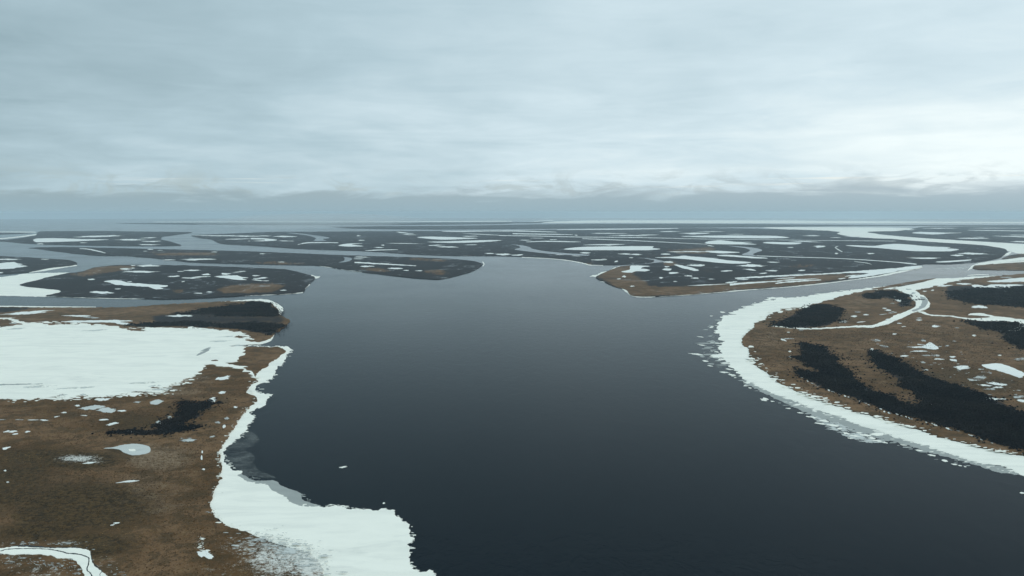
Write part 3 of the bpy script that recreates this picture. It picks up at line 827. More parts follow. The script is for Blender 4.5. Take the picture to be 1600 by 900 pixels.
crumbs('snow_drifts', [(400, 838), (440, 850), (480, 865), (495, 890)], 420, (20, 8), 2.4, 2.03, M_MOTTLE, west_bank, 307)
crumbs('snow_drifts', [(322, 569), (304, 587), (270, 601), (246, 613), (190, 616), (150, 619), (112, 621), (65, 621), (0, 624)], 320, (9, 2.2), 3.4, 2.05, M_SNOW, west_bank, 308)
crumbs('snow_drifts', [(60, 503), (130, 506), (190, 512), (222, 514), (300, 512.6), (360, 516.6), (390, 530)], 130, (6, .7), 3.0, 2.05, M_SNOW, west_bank, 309)
crumbs('snow_drifts', [(1258, 478), (1203, 491), (1176, 508), (1162, 530), (1176, 560), (1208, 588), (1268, 619), (1341, 643), (1442, 672), (1544, 701), (1600, 711)], 200, (6, .7), 2.6, 2.05, M_SNOW, east_bank_o, 310)
crumbs('snow_drifts', [(315, 842), (312, 852), (318, 864), (326, 868)], 60, (3, 2), 1.2, 2.05, M_SNOW, west_bank, 311)
crumbs('snow_drifts', [(-20, 848), (60, 849), (125, 850), (165, 880), (190, 900)], 120, (7, 2.5), 1.5, 2.05, M_MOTTLE, west_bank, 312)
crumbs('snow_drifts', [(0, 870), (60, 878), (110, 885), (120, 900)], 150, (12, 6), 1.5, 2.05, M_MOTTLE, west_bank, 313)
crumbs('snow_drifts', [(1400, 540), (1470, 560), (1540, 590), (1590, 615)], 120, (30, 12), 1.6, 2.05, M_MOTTLE, east_bank_o, 314)

# ------------------------------------------------------------------ the frozen lake and ponds
lake = ice('frozen_lake', [
    (-330, 500), (-100, 505), (0, 511), (18, 509), (32, 506.5), (24, 503.5), (8, 498.6), (-330, 493), (-330, 490), (0, 496.4), (20, 497.2), (32, 502), (48, 504.6), (60, 503.4), (76, 507.6), (100, 506.6), (130, 507), (150, 508.6), (170, 509.6), (190, 513.4), (208, 516.5), (222, 518), (226, 514), (216, 512), (240, 511.6), (300, 513.6), (330, 514.8), (360, 517.6), (384, 520.6), (368, 525), (378, 529), (390, 532.6), (404, 536.8), (386, 538.6), (362, 540.2), (386, 541.4), (383, 545), (378, 555), (370, 564.6), (352, 567.4), (376, 572), (388, 577.6), (397, 585), (402, 590), (392, 588), (384, 580), (368, 575), (345, 572), (322, 569.4), (315, 579), (304, 586.4), (288, 592.6), (270, 600.6), (250, 605.4), (238, 604.6), (250, 609), (246, 612.6), (230, 612), (212, 611.4), (190, 615), (170, 618.6), (150, 618), (128, 617), (112, 620.6), (92, 624.4), (104, 618), (94, 615.6), (88, 618.6), (65, 620.4), (40, 622), (0, 623), (-330, 634)],
    'huge flat snow-covered lake on the near brown bank', 'frozen lake', z=2.1, jx=3.4, jy=.6, step=1.4, grid=14, gy=7, skirt=1.0)
for pts in ([(306, 555), (315, 550), (324, 545), (330, 543), (326, 547.5), (318, 552), (309, 555.6)], [(312, 549), (322, 544.4), (329, 541.4), (322, 546.5)]):
    ice('bare_ice_patch', pts, 'grey bare ice scar on the snowy lake', z=2.16, mat=M_GREY, jx=.8, jy=.3, parent=lake, skirt=.1)
ice('bare_ice_patch', ribbon([(330, 563.4), (336, 563), (341, 563.3)], [1, 1.8, 1]), None, z=2.16, mat=M_TUNDRA, jx=.5, jy=.3, parent=lake, skirt=.1)
ice('bare_ice_patch', ribbon([(-60, 602), (0, 601), (30, 600.4), (66, 599.6)], [1, 1.6, 1.6, .5]), 'dark crack line across the snowy lake', z=2.16, mat=M_GREY, jx=.8, jy=.3, parent=lake, skirt=.1)
for cx, cy, rx, ry in ((25, 513.6, 14, 1), (20, 505, 7, 1), (150, 516, 18, 1), (255, 608, 22, 1.2), (60, 604, 26, 1.5), (120, 606, 30, 1.2), (345, 533, 18, .8), (352, 526, 14, .6), (225, 598, 26, 1.0), (98, 617, 6, 1.2), (130, 616.5, 5, 1.2), (243, 603, 9, 1.4), (372, 539.6, 12, 1.0)):
    SEED[0] += 1
    sheet('bare_ice_patch', blob(cx, cy, rx, ry, .05, SEED[0]), 2.16, M_MOTTLE, lake, None, .1)

stream = ice('frozen_stream', [(-330, 868), (-60, 860), (0, 856.6), (25, 853.8), (70, 856), (118, 856), (136, 859), (142, 864), (142, 873), (147, 883), (159, 893), (172, 905), (190, 960), (210, 1060), (130, 1060), (140, 960), (133, 903), (126, 886), (118, 876), (108, 872.4), (90, 872), (80, 868), (45, 865.6), (15, 866.6), (0, 864), (-60, 866), (-330, 878)],
             'white frozen stream with dark cracks in the lowest corner of the brown bank', 'frozen stream', z=2.1, jx=.9, jy=.6, step=1.6, grid=12, gy=8, skirt=1.0)
ice('meltwater_thread', ribbon([(-60, 866), (0, 860.8), (12, 858), (40, 857), (75, 858), (95, 861.4), (106, 864.4), (118, 865.2), (128, 867), (138, 871), (139, 873), (138.5, 880), (136, 890), (141, 895.5), (146, 905), (152, 930)], [1, .9, 1.2, 1, 1.1, 1.7, 1.3, 2, 1, 2.4, 1.6, 1.8, 2.0, 1.6, 2]),
    'dark winding meltwater thread', z=2.16, mat=M_DARKWATER, jx=.35, jy=.2, step=1.2, parent=stream, skirt=.1)
ice('meltwater_thread', ribbon([(20, 853.2), (40, 852.6), (60, 854), (80, 855.4), (120, 855.4)], [.6, 2, 1.8, .8, .5]), None, z=2.16, mat=M_DARKWATER, jx=.4, jy=.2, step=1.2, parent=stream, skirt=.1)
ice('meltwater_thread', ribbon([(142, 862), (143, 872), (148, 882), (159, 892), (156, 897), (158, 904)], [.5, 1, 1, 1, .8, .8]), None, z=2.16, mat=M_DARKWATER, jx=.3, jy=.2, step=1.2, parent=stream, skirt=.1)

tributary = ice('frozen_creek', [
    (1403, 451.4), (1415, 459), (1425, 467), (1432, 474), (1428, 480), (1418, 485.6), (1400, 492), (1386, 499.6), (1362, 508), (1345, 508.4), (1310, 510.6), (1260, 512.6), (1206, 508.6), (1206, 509.6), (1260, 514.4), (1310, 512.4), (1340, 511.2), (1362, 511.6), (1388, 506), (1402, 499.6), (1416, 494), (1426, 488.6), (1440, 485.6), (1453, 478), (1450, 468), (1440, 460), (1430, 453), (1440, 451.6), (1425, 449.5)],
    'white frozen tributary snaking back from the channel into the brown bank', 'frozen creek', z=2.1, jx=.8, jy=.3, step=1.5, skirt=1.0)
ice('open_lead', [(1438, 463), (1446, 466), (1450, 472), (1447, 478), (1438, 483), (1428, 486.5), (1425, 485), (1436, 480), (1441, 473), (1439, 467)], 'blue-grey open lead in the frozen tributary', z=2.16, mat=M_GREY, jx=.6, jy=.25, step=1.5, parent=tributary, skirt=.1)
for cx, cy, rx, ry in ((1420, 452, 5, .8), (1421, 461, 3, 1.2), (1427, 458, 3, 1)):
    SEED[0] += 1
    sheet('open_lead', blob(cx, cy, rx, ry, 0, SEED[0]), 2.16, M_GREY, tributary, None, .1)
ice('frozen_creek', [
    (1432, 486.2), (1444, 487.4), (1456, 491.6), (1484, 493), (1512, 496.8), (1535, 496.8), (1547, 495), (1530, 493), (1513, 492), (1516, 489.6), (1535, 489.4), (1552, 493.5), (1575, 496), (1600, 499.4), (1660, 504), (1660, 524), (1600, 519.6), (1574, 515.6), (1586, 512), (1592, 504.4), (1570, 502.6), (1540, 502), (1512, 499), (1484, 494.6), (1456, 493.4), (1442, 490)],
    'frozen side creek widening to a white forked pond on the brown bank', 'frozen creek', z=2.1, jx=.7, jy=.25, step=1.5, skirt=1.0)

# ponds: (outline, label or None); labelled ones are things, the others are parts of their land
b = blob
WEST = [
    ((45, 488.4, 33, 2.0, .085), 'slanting white pond strip in the dark corner behind the huge lake'),
    (([(95, 502.6), (115, 501), (150, 500.4), (185, 500), (208, 501.4), (188, 502.6), (200, 505), (208, 507.4), (190, 507), (176, 504), (150, 503.6), (120, 503.8)]), 'long double-tailed white pond just behind the huge lake'),
    ((283, 493.4, 17, 1.5, 0), 'single bright oval pond amid the dark northern point'),
    ((349, 590.4, 11.5, 2.6, .12), 'white almond pond beside the outlet of the huge lake'),
    ((145, 636.6, 17.5, 3.0, .1), 'larger grey-white pond below the south edge of the huge lake'),
    ((168, 640.4, 13, 3.4, .03), 'grey-white pond touching its larger twin below the huge lake'),
    ((244, 628.4, 10, 3, .1), 'grey-white oval pond above the dark willow clump'),
    ([(163, 700.4), (180, 698), (192, 695), (208, 693.4), (226, 695), (234, 700), (233, 707), (222, 710), (206, 711), (196, 708), (186, 702)], 'grey iced pond with a pale centre on the open brown tundra'),
    ((122, 493.4, 18, 1.0, 0), None), ((141, 496, 11, 1.1, -.06), None), ((331, 625.4, 6, 2.4, 0), None), ((334, 621.6, 3, .8, 0), None),
    ((215, 628, 5, 1.2, 0), None), ((190, 641.6, 7, .9, .05), None), ((160, 624, 10, 2, .05), None), ((163, 655.6, 8, 1, .04), None),
    ((176, 662, 9, 1.5, .2), None), ((248, 660, 4, 2.4, 0), None), ((264, 651.8, 4, 2.2, 0), None), ((202, 674.6, 4, 1.3, 0), None),
    ((297, 668.4, 7.5, 1.1, 0), None), ((340, 659.6, 4, 1.5, 0), None), ((354, 653.6, 3, 1.8, 0), None), ((347, 613, 6, 1.5, .1), None),
    ((368, 636, 2.5, 1.2, 0), None), ((201, 752, 13, 1.2, .12), None), ((9, 700, 6, 1.4, .18), None), ((20, 674, 7, 1.2, .1), None), ((43, 674.4, 4, 1, .15), None), ((24, 678, 5, .8, .1), None), ((10, 674, 5, .8, .2), None),
    ((69, 656.4, 6, .8, 0), None), ((100, 644.4, 4, .7, .1), None), ((121, 633.6, 4, 1, 0), None), ((132, 649, 5, .5, 0), None), ((350, 666, 2.6, 2, .3), None), ((318, 733, 2.5, 1.0, 0), None), ((315, 715, 1.5, 3, 0), None), ((182, 817, 5, .9, .15), None), ((176, 820, 3, .7, .2), None), ((316, 706, 1.2, 2, 0), None),
    ((332, 682, 4, 1, .1), None), ((8, 735, 2, 1, 0), None), ((12, 753, 2, .8, 0), None), ((324, 800, 3, .7, 0), None), ((292, 686.6, 10, 3.2, .05), None), ((140, 723, 9, 1.0, .1), None), ((1, 655.6, 9, .5, 0), None), ((30, 655.6, 6, .5, 0), None), ((52, 656, 8, .5, 0), None), ((88, 651, 4, .5, .2), None), ((320, 866, 11, 5, -.2), None),
]
EAST = [
    ([(1534, 570), (1545, 568.6), (1563, 568), (1577, 572.4), (1590, 578), (1601, 583), (1598, 588), (1592, 590), (1574, 583.4), (1556, 578.4), (1545, 576)], 'bright wedge-shaped pond on the open brown far-side bank'),
    ([(1418, 542), (1432, 541.4), (1446, 540), (1432, 538.4), (1433, 537), (1446, 538.6), (1452, 535), (1458, 537), (1464, 541), (1466, 545), (1456, 545.6), (1440, 543.4), (1428, 543)], 'jagged many-fingered white pond cluster in the middle of the brown bank'),
    ((1504, 574, 13, 2.5, 0), 'small white oval pond beside the wedge-shaped pond'),
    ([(1541, 447), (1548, 444.6), (1570, 444.4), (1600, 445), (1575, 448), (1579, 449.6), (1550, 450), (1522, 448.6), (1518, 446), (1528, 444.8)], 'long white pond lying just behind the upland willows'),
    ([(1543, 439.5), (1565, 437), (1580, 435.4), (1600, 433.4), (1700, 430), (1700, 438), (1600, 440), (1560, 441)], 'bright lens-shaped pond by the channel at the frame edge'),
    ((1530, 479.4, 12, 1.8, -.02), 'lone white pond in front of the upland willows'),
    ((1548, 623, 14, 2.0, -.1), 'curved white pond on the edge of the dark willow ridge'),
    ((1529, 591.4, 11, 3.6, .1), None), ((1540, 602, 10, 1.2, -.05), None), ((1560, 600, 14, 2.0, -.12), None), ((1547, 607.6, 9, 1.2, 0), None), ((1560, 605, 8, 1, 0), None),
    ((1567, 623.2, 5, .8, 0), None), ((1592, 620, 9, 1.8, 0), None), ((1597, 626, 8, 1.6, -.1), None), ((1598, 561, 13, 1.6, 0), None), ((1413, 556, 6, 1, 0), None), ((1398, 521.8, 3, 1, 0), None), ((1388, 499, 4, .8, 0), None), ((1405, 505, 4, .6, 0), None), ((1412, 510, 3, .5, 0), None),
    ((1443, 531.6, 4, 1.6, -.1), None), ((1436, 548.6, 12, .8, 0), None), ((1370, 531.6, 6, 1.4, -.08), None), ((1382, 541, 7, 1.2, -.18), None), ((1462, 509.6, 6.5, 1.4, 0), None), ((1436, 497, 4.5, .9, -.05), None), ((1436, 500, 4, .7, 0), None),
    ((1490, 562.6, 6, 1.6, -.2), None), ((1488, 557.4, 4, 1.3, 0), None), ((1467, 561, 7, .9, -.05), None), ((1465, 555, 4, .7, 0), None), ((1447, 578, 4, .9, 0), None), ((1443, 566.4, 3, .7, 0), None), ((1459, 555, 4, .6, 0), None),
    ((1476, 446.4, 10, 1.0, .08), None), ((1505, 443.4, 12, .9, -.06), None), ((1575, 455.4, 15, 1.1, 0), None), ((1572, 433.2, 8, .8, 0), None), ((1445, 455, 3, .7, 0), None), ((1457, 453.4, 2.5, .7, 0), None), ((1530, 469, 5, .8, 0), None),
    ((1393, 456.8, 7, 1.2, 0), None), ((1396, 462, 9, 1.2, -.12), None), ((1404, 469, 5, 1.6, -.15), None), ((1388, 484.6, 5, .9, 0), None), ((1395, 488, 6, 1, .12), None), ((1380, 491, 6, .5, .1), None), ((1353, 491.6, 4, .7, 0), None), ((1382, 481.6, 3, .6, 0), None), ((1395, 474, 3, .6, 0), None),
    ((1318, 502.6, 6, 1.4, .05), None), ((1335, 494, 5, 1, 0), None), ((1306, 488, 5, .8, 0), None), ((1340, 487.4, 4, .6, 0), None), ((1345, 503, 6, .5, .1), None), ((1251, 515.4, 6, .7, .05), None), ((1232, 519, 2, .6, 0), None), ((1234, 549, 2.2, .9, 0), None), ((1235, 557, 3, 1.2, 0), None), ((1224, 531, 4.5, 1.0, -.3), None), ((1232, 529, 9, .5, 0), None),
    ((1448, 631, 6, 1.6, -.1), None), ((1460, 635, 5, .8, -.2), None), ((1363, 546, 4, 1.2, -.2), None), ((1522, 524, 3, 1, 0), None), ((1538, 499, 6, .5, 0), None), ((1590, 528, 5, .6, 0), None), ((1562, 555, 3, .7, 0), None), ((1480, 540, 3, .6, 0), None), ((1495, 512, 3, .6, 0), None),
]
# the row of snowdrifts on the river edge of the willow ridge
for i, x in enumerate(np.linspace(1246, 1560, 40)):
    y = np.interp(x, [1240, 1252, 1285, 1337, 1388, 1432, 1476, 1520, 1575], [584, 589, 607, 624, 644.5, 655.5, 668, 680.5, 700])
    if RNG.uniform() < 0.72:
        EAST.append(((x + RNG.uniform(-3, 3), y + RNG.uniform(-1, .6), RNG.uniform(1.2, 4.2), RNG.uniform(.4, 1.1), -.3), None))
ROUND = [
    ([(162, 440), (170, 438), (188, 438), (200, 441.4), (234, 444), (262, 446), (258, 448), (250, 449), (256, 451), (244, 451.8), (232, 448.4), (196, 446), (180, 444.6), (172, 441.6)], 'bright club-shaped lake across the middle of the blunt-ended island'),
    ((159, 456.8, 16, 1.5, -.02), 'white oval pond near the south shore of the blunt-ended island'),
    ((217, 424.4, 24, 1.2, .01), 'thin white pond on the north side of the blunt-ended island'),
    ((232, 415.2, 17, 1.1, .01), 'white pond on the north shore of the blunt-ended island'),
    ([(334, 432), (350, 430.6), (372, 430.4), (376, 432), (388, 434), (378, 435), (386, 437.4), (366, 436.8), (352, 434.4), (342, 433.4)], 'tattered group of white ponds at the centre of the blunt-ended island'),
    ((142, 436.4, 6, .8, 0), None), ((195, 419.8, 8, .8, .05), None), ((208, 414.8, 3, .7, 0), None), ((207, 418.8, 3, .6, 0), None), ((198, 421.6, 6, .5, 0), None), ((300, 422.4, 12, .8, 0), None), ((282, 424, 5, .4, 0), None),
    ((272, 431.6, 9, 1.0, .06), None), ((322, 428.8, 7, 1.0, 0), None), ((297, 434.2, 12, .8, 0), None), ((315, 432.4, 13, .6, .05), None), ((352, 427.8, 7, 1.2, 0), None), ((399, 430.6, 5, .7, .05), None), ((408, 434.4, 11, .9, .08), None), ((402, 437.6, 8, .8, -.1), None), ((415, 438.6, 4, .5, 0), None), ((327, 456, 4, .7, 0), None), ((310, 458, 6, .6, 0), None), ((286, 440, 3, .5, .2), None), ((443, 453.4, 4, .6, 0), None), ((375, 424.6, 10, .4, .1), None), ((184, 451.4, 5, .5, 0), None), ((202, 440, 4, .5, 0), None),
]
LONG = [
    (ribbon([(124, 388.4), (136, 389), (150, 391.6), (165, 395.4)], [.5, 1.2, 1.5, .8]), 'bright slanting ice strip on the western half of the long thin island'),
    ((312, 405, 25, .9, 0), 'pale pond on the near shore of the long thin island'),
    (ribbon([(555, 410), (580, 411.4), (610, 413), (650, 415.2)], [1.6, 1.8, 1.6, .6]), 'long straight white pond on the rounded end of the long thin island'),
    ((573, 416, 10, .9, 0), 'short white pond dash nearest the camera on the long thin island'),
    ((619, 419.4, 11, .9, -.02), None), ((235, 389.6, 4, .5, 0), None), ((250, 391, 4, .3, 0), None), ((440, 409.4, 5, .5, 0), None), ((565, 401.6, 12, .6, -.03), None), ((635, 422.4, 4, .5, 0), None), ((335, 393.6, 5, .4, 0), None), ((410, 396.4, 5, .4, 0), None), ((655, 423, 5, .5, 0), None), ((300, 406.4, 8, .5, 0), None), ((264, 406, 8, .6, 0), None), ((560, 404.4, 8, .4, 0), None), ((227, 392.4, 3, .3, 0), None),
]
LEFT = [
    ([(-200, 410), (0, 411.4), (10, 409.8), (22, 409.6), (28, 411.4), (36, 412.8), (28, 413.8), (43, 416), (26, 418), (18, 419.8), (0, 420.2), (-200, 421)], 'snowy lake filling the end of the pointed island at the frame edge'),
    ((10, 405.2, 18, .7, 0), None), ((70, 405, 6, .4, 0), None), ((0, 426, 5, .8, 0), None),
]
FARLEFT = [
    ([(51, 374.6), (58, 372.6), (90, 372.2), (130, 373.6), (170, 374.3), (140, 376), (100, 377.6), (60, 378.4), (53, 377)], 'widest pale lake on the hazy island beyond the long thin island'),
    ((155, 369.2, 38, .9, .03), 'pale streak of lake behind the widest lake on the hazy island'),
    ((205, 374.6, 20, .9, 0), None), ((232, 371.6, 10, .6, .05), None), ((237, 377.2, 12, .7, .02), None), ((232, 382.2, 16, .6, 0), None), ((63, 381, 6, .5, 0), None), ((130, 379.2, 5, .4, 0), None),
]
DELTA = [
    ([(881, 389.6), (895, 387), (915, 385.6), (950, 385), (1000, 384.6), (1022, 385), (1019, 387.4), (1032, 389), (1012, 390.8), (950, 390.8), (912, 390.8)], 'large bright lens-shaped lake at the heart of the delta'),
    ([(1024, 402.4), (1054, 401), (1069, 399.4), (1080, 400.6), (1112, 403.2), (1137, 406.6), (1173, 409.7), (1158, 411.8), (1135, 411.4), (1100, 408.2), (1075, 405.2), (1050, 403.4)], 'long white tongue-shaped lake slanting across the delta behind the brown point'),
    ([(1321, 383.4), (1337, 383.2), (1366, 384.2), (1381, 382.2), (1400, 381), (1425, 382.4), (1450, 384.8), (1486, 386.4), (1480, 387.8), (1498, 389.4), (1486, 392.4), (1450, 392.6), (1425, 392), (1400, 390), (1370, 387.2), (1345, 386)], 'largest white lake of the delta, inside the frozen river bend'),
    ([(1101, 379.4), (1110, 376.6), (1125, 375.2), (1137, 376.5), (1150, 377.8), (1175, 378.3), (1162, 379.4), (1182, 381.8), (1150, 381.8), (1110, 381.2)], 'white hump-backed lake mid delta beside the winding water bend'),
    ([(1064, 369.2), (1085, 368.6), (1130, 367.8), (1190, 368.2), (1212, 368.6), (1233, 371.2), (1200, 372.4), (1130, 371.6), (1090, 370.4)], 'long white lake across the delta behind the hump-backed lake'),
    ([(1191, 379.2), (1200, 378), (1225, 378.4), (1252, 379.2), (1243, 381.7), (1215, 381.4), (1200, 380.4)], 'white lake with a stepped end right of the hump-backed lake'),
    ([(1102, 392.2), (1120, 391.8), (1145, 393.2), (1156, 394.3), (1130, 395.7), (1110, 394.4)], 'white almond lake above the long tongue-shaped lake'),
    ([(1120, 399.4), (1135, 398), (1170, 400.4), (1200, 403.3), (1180, 403.6), (1150, 401.3)], 'thin white blade of lake between almond and tongue-shaped lakes'),
    ((1088, 364.6, 21, 1.0, 0), 'short white lake at the hazy back of the delta'),
    ([(912, 382.8), (930, 381.6), (976, 381.4), (956, 383), (951, 383.8), (944, 383)], 'slim white lake just behind the large lens-shaped lake'),
    (ribbon([(822, 378), (850, 377), (880, 377.4), (907, 378)], [.6, 1.3, 1.3, .5]), 'slim white lake left of the large lens-shaped lake'),
    ([(668, 378), (700, 377), (750, 375.4), (785, 375.4), (750, 378.4), (700, 379.4)], 'white blade-shaped lake on the central delta'),
    ([(652, 370.8), (670, 369.6), (720, 371), (746, 372.2), (720, 373.6), (690, 374.4), (664, 372.4)], 'pale broad lake behind the white blade-shaped lake'),
    ([(528, 383.4), (545, 380.6), (566, 380.4), (550, 381.9), (567, 384.5), (545, 385.2)], 'forked white lake on the hazy western delta'),
    ([(392, 371.8), (415, 372.4), (433, 375.2), (410, 377), (390, 377), (392, 376), (414, 375.4), (414, 374.2), (392, 373.6)], 'arrow-shaped white lake at the western end of the delta'),
    (ribbon([(465, 382), (480, 379.4), (500, 379), (528, 379.2)], [.6, 1.4, 1.2, .8]), 'thin curved white lake on the hazy western delta'),
    (ribbon([(571, 391.6), (590, 390.7), (622, 390)], [.5, 1.2, .5]), 'white sliver on the channel shore of the western delta'),
    ((786, 397.4, 11, 1.2, 0), 'bright pond on the central river shore of the delta'),
    ((1088, 414.4, 15, 1.4, -.02), 'white oval pond beyond the brown point, below the tongue-shaped lake'),
    ([(1053, 413.5), (1060, 413.4), (1080, 418), (1092, 422), (1086, 423.4), (1070, 419.6), (1058, 416)], 'bright slanting bar of ice behind the brown point'),
    ([(971, 424), (984, 421.4), (986, 415), (1000, 415), (1016, 415.6), (1002, 418), (1000, 419.4), (1016, 421.6), (1006, 424), (996, 423.6), (985, 426), (976, 425.4)], 'ragged star-shaped ice patch on the brown point'),
    ((1175, 415, 17, 1.6, -.02), 'white pond below the tip of the tongue-shaped lake'),
    ((1445, 403.3, 23, .9, 0), 'thin white lake in front of the largest delta lake'),
    ((1521, 396.2, 20, 1.2, -.01), 'white pond east of the largest delta lake'),
    ((1496, 398.8, 9, 1.0, 0), 'small white pond between two longer ones near the frozen bend'),
    ([(1462, 409), (1490, 407), (1518, 405.4), (1515, 407), (1490, 409.2), (1470, 410)], 'white sliver on the delta shore facing the channel junction'),
    ((1281, 385, 9.5, 1.2, 0), 'small bright block of pond left of the largest delta lake'),
    ([(1148, 434), (1220, 430), (1290, 427), (1350, 422.5), (1405, 418.4), (1428, 415.4), (1441, 416), (1430, 420), (1405, 423), (1388, 426.5), (1345, 433.4), (1325, 434.4), (1330, 431.8), (1350, 428.6), (1357, 427), (1330, 426.4), (1290, 428.6), (1240, 431), (1200, 433), (1150, 435.6)], 'long white frozen slough behind the brown channel shore of the delta'),
    (ribbon([(1140, 444.6), (1165, 442.4), (1190, 440.8), (1222, 438.8)], [2.4, 2.4, 1.8, .8]), 'upper of two white ice bars on the brown channel shore'),
    (ribbon([(1212, 442.6), (1230, 440.6), (1255, 438.8), (1283, 437.2)], [.8, 1.8, 1.8, .6]), 'lower right white ice bar on the brown channel shore'),
    (ribbon([(690, 361.4), (720, 361.6), (760, 361), (810, 360.9), (870, 362.6)], [.6, 1.5, 1.0, 1.6, .6]), 'long white lake streak at the hazy back of the central delta'),
    (ribbon([(870, 359), (940, 358.4), (1000, 357.8), (1060, 356.9)], [.5, 1.2, 1.2, .6]), 'white shoreline streak along the back edge of the delta'),
    (ribbon([(800, 365), (830, 365.6), (860, 366), (895, 366.6)], [1.2, 1.2, 1.2, .5]), 'white streak lake below the hazy central streak'),
]
DELTA_SMALL = [
    (340, 368.2, 30, .7, 0), (385, 368.9, 22, .7, 0), (372, 373.4, 18, .6, .02), (397, 376.6, 10, .5, 0), (445, 369.4, 15, .9, 0), (412, 368.6, 12, .5, 0), (447, 376.4, 10, .5, -.02), (565, 375.4, 5, .5, 0), (592, 386.6, 7, .5, 0), (632, 363.8, 12, .7, -.1), (640, 366.6, 12, .4, -.04), (680, 383.2, 11, .6, .03), (700, 385.8, 17, .8, -.01), (736, 382.4, 8, .4, 0), (765, 396, 7, .6, 0), (632, 380.4, 28, .3, -.02), (735, 369, 12, .5, 0), (762, 366.6, 40, .4, -.05), (900, 367.4, 2.6, .6, 0), (864, 374.4, 6, .5, 0), (820, 375.2, 8, .4, 0), (914, 395, 8, .9, 0), (809, 398.4, 9, .9, .02), (935, 406, 12, .6, 0), (944, 405.4, 4, .9, 0), (963, 408.4, 3, .9, .15), (976, 396.8, 9, .7, 0), (993, 397.6, 9, .8, 0), (986, 402.6, 3, .5, 0), (900, 399.8, 6, .4, -.05), (875, 398, 8, .3, 0), (1046, 361.8, 14, .5, 0), (1085, 393, 17, .6, -.03), (1060, 393.4, 16, .4, 0), (1040, 397, 7.5, .8, 0), (1208, 409.6, 8, .6, 0), (1207, 423, 8, .8, 0), (1192, 427, 6, .6, .1), (1173, 421.4, 9, .8, -.1), (1253, 422.4, 6, .7, .06), (1043, 421, 7, 1.6, 0), (1052, 426.4, 9, 1.3, 0), (1042, 416.6, 4, .7, 0), (1033, 434, 3, .9, 0), (1044, 409.4, 8, 1.0, 0), (1136, 423.2, 9, .8, .02), (1076, 431, 6, .8, -.03), (1086, 434.4, 6, .7, 0), (1106, 445, 26, .5, .045), (1142, 441, 8, 1.0, .1), (975, 432, 3, 1.2, 0), (988, 447, 3, .7, 0), (967, 435.6, 3, .6, 0), (1055, 439.6, 3, .4, 0), (1111, 436, 5, .4, 0), (1268, 368.3, 12, .5, 0), (1256, 377.4, 22, .6, -.02), (1307, 396, 2.6, .9, 0), (1360, 396, 6, .7, -.02), (1235, 386.6, 5, .4, 0), (1306, 371.2, 8, .4, 0), (1332, 369.4, 10, .5, -.05), (1112, 361.8, 18, .4, 0), (1150, 366, 14, .3, 0), (950, 364.6, 26, .5, -.01), (985, 368, 32, .5, -.01), (1012, 366.8, 14, .4, 0), (840, 372, 10, .3, 0), (560, 368.4, 3, .7, 0), (598, 383, 3, .5, 0), (1110, 384, 5, .5, -.1), (1246, 436.8, 26, .7, .05), (1228, 434.6, 16, .5, .05), (1160, 436.4, 8, .6, 0), (1330, 430.6, 10, .6, .1), (1315, 435.2, 6, .5, .1),
]
for d_ in DELTA_SMALL:
    DELTA.append((d_, None))
NEAST = [
    ([(1425, 364), (1435, 362.4), (1450, 362.6), (1475, 363.4), (1503, 363.6), (1485, 364.6), (1460, 366.2), (1440, 365.4)], 'pale lake on the hazy lowland beyond the frozen river'),
    (ribbon([(1512, 359.6), (1540, 360), (1600, 360.8), (1700, 361.4)], [.4, .9, .9, .8]), 'thin white lake line high on the hazy lowland at the frame edge'),
    ((1520, 372.4, 22, .7, .01), 'white pond near the shore of the hazy lowland'),
    ((1590, 369.8, 30, .6, -.03), None), ((1600, 367.2, 24, .5, 0), None), ((1600, 377.8, 20, .9, -.02), None), ((1470, 356.6, 26, .4, 0), None), ((1560, 356.4, 40, .35, 0), None), ((1420, 359, 10, .5, 0), None), ((1530, 370.6, 8, .3, 0), None),
]


def to_poly(s):
    SEED[0] += 1
    if isinstance(s, tuple):
        return blob(*s, seed=SEED[0])
    q = np.asarray(s, float)
    far = q[:, 1].mean() < 412
    return outline(q, 2.0, .6 if far else .8, .07 if far else .25, True, SEED[0])


def ponds(items, parent, z, near=False):
    for s, lab in items:
        q = to_poly(s)
        mat = M_POND
        if lab is None:
            big = (q[:, 0].max() - q[:, 0].min())
            if near and RNG.uniform() < .42 and big > 6:
                mat = M_MOTTLE
            sheet('frozen_pond', q, z, mat, parent, None, .5)
        else:
            if 'grey' in lab:
                mat = M_ICEPOND
            o = sheet('frozen_pond' if 'pond' in lab else 'frozen_lake', q, z, mat, None, None, .5)
            tag(o, lab, 'frozen pond' if 'pond' in lab else 'frozen lake')
            if 'pale centre' in lab:
                sheet('snow_patch', blob(206, 703.4, 6, 2.2, 0, 5), z + .06, M_SNOW, o, None, .1)


M_ICEPOND = ice_mat('pond_ice', (0.55, 0.57, 0.54), (0.33, 0.35, 0.34), 0.7)
ponds(WEST, west_bank, 2.06, True)
ponds(EAST, east_bank_o, 2.06, True)
ponds(ROUND, round_island, 2.3)
ponds(LONG, long_island, 2.3)
ponds(LEFT, left_island, 2.3)
ponds(FARLEFT, far_left_island, 2.4)
ponds(DELTA, delta, 2.4)
ponds(NEAST, north_east, 2.5)

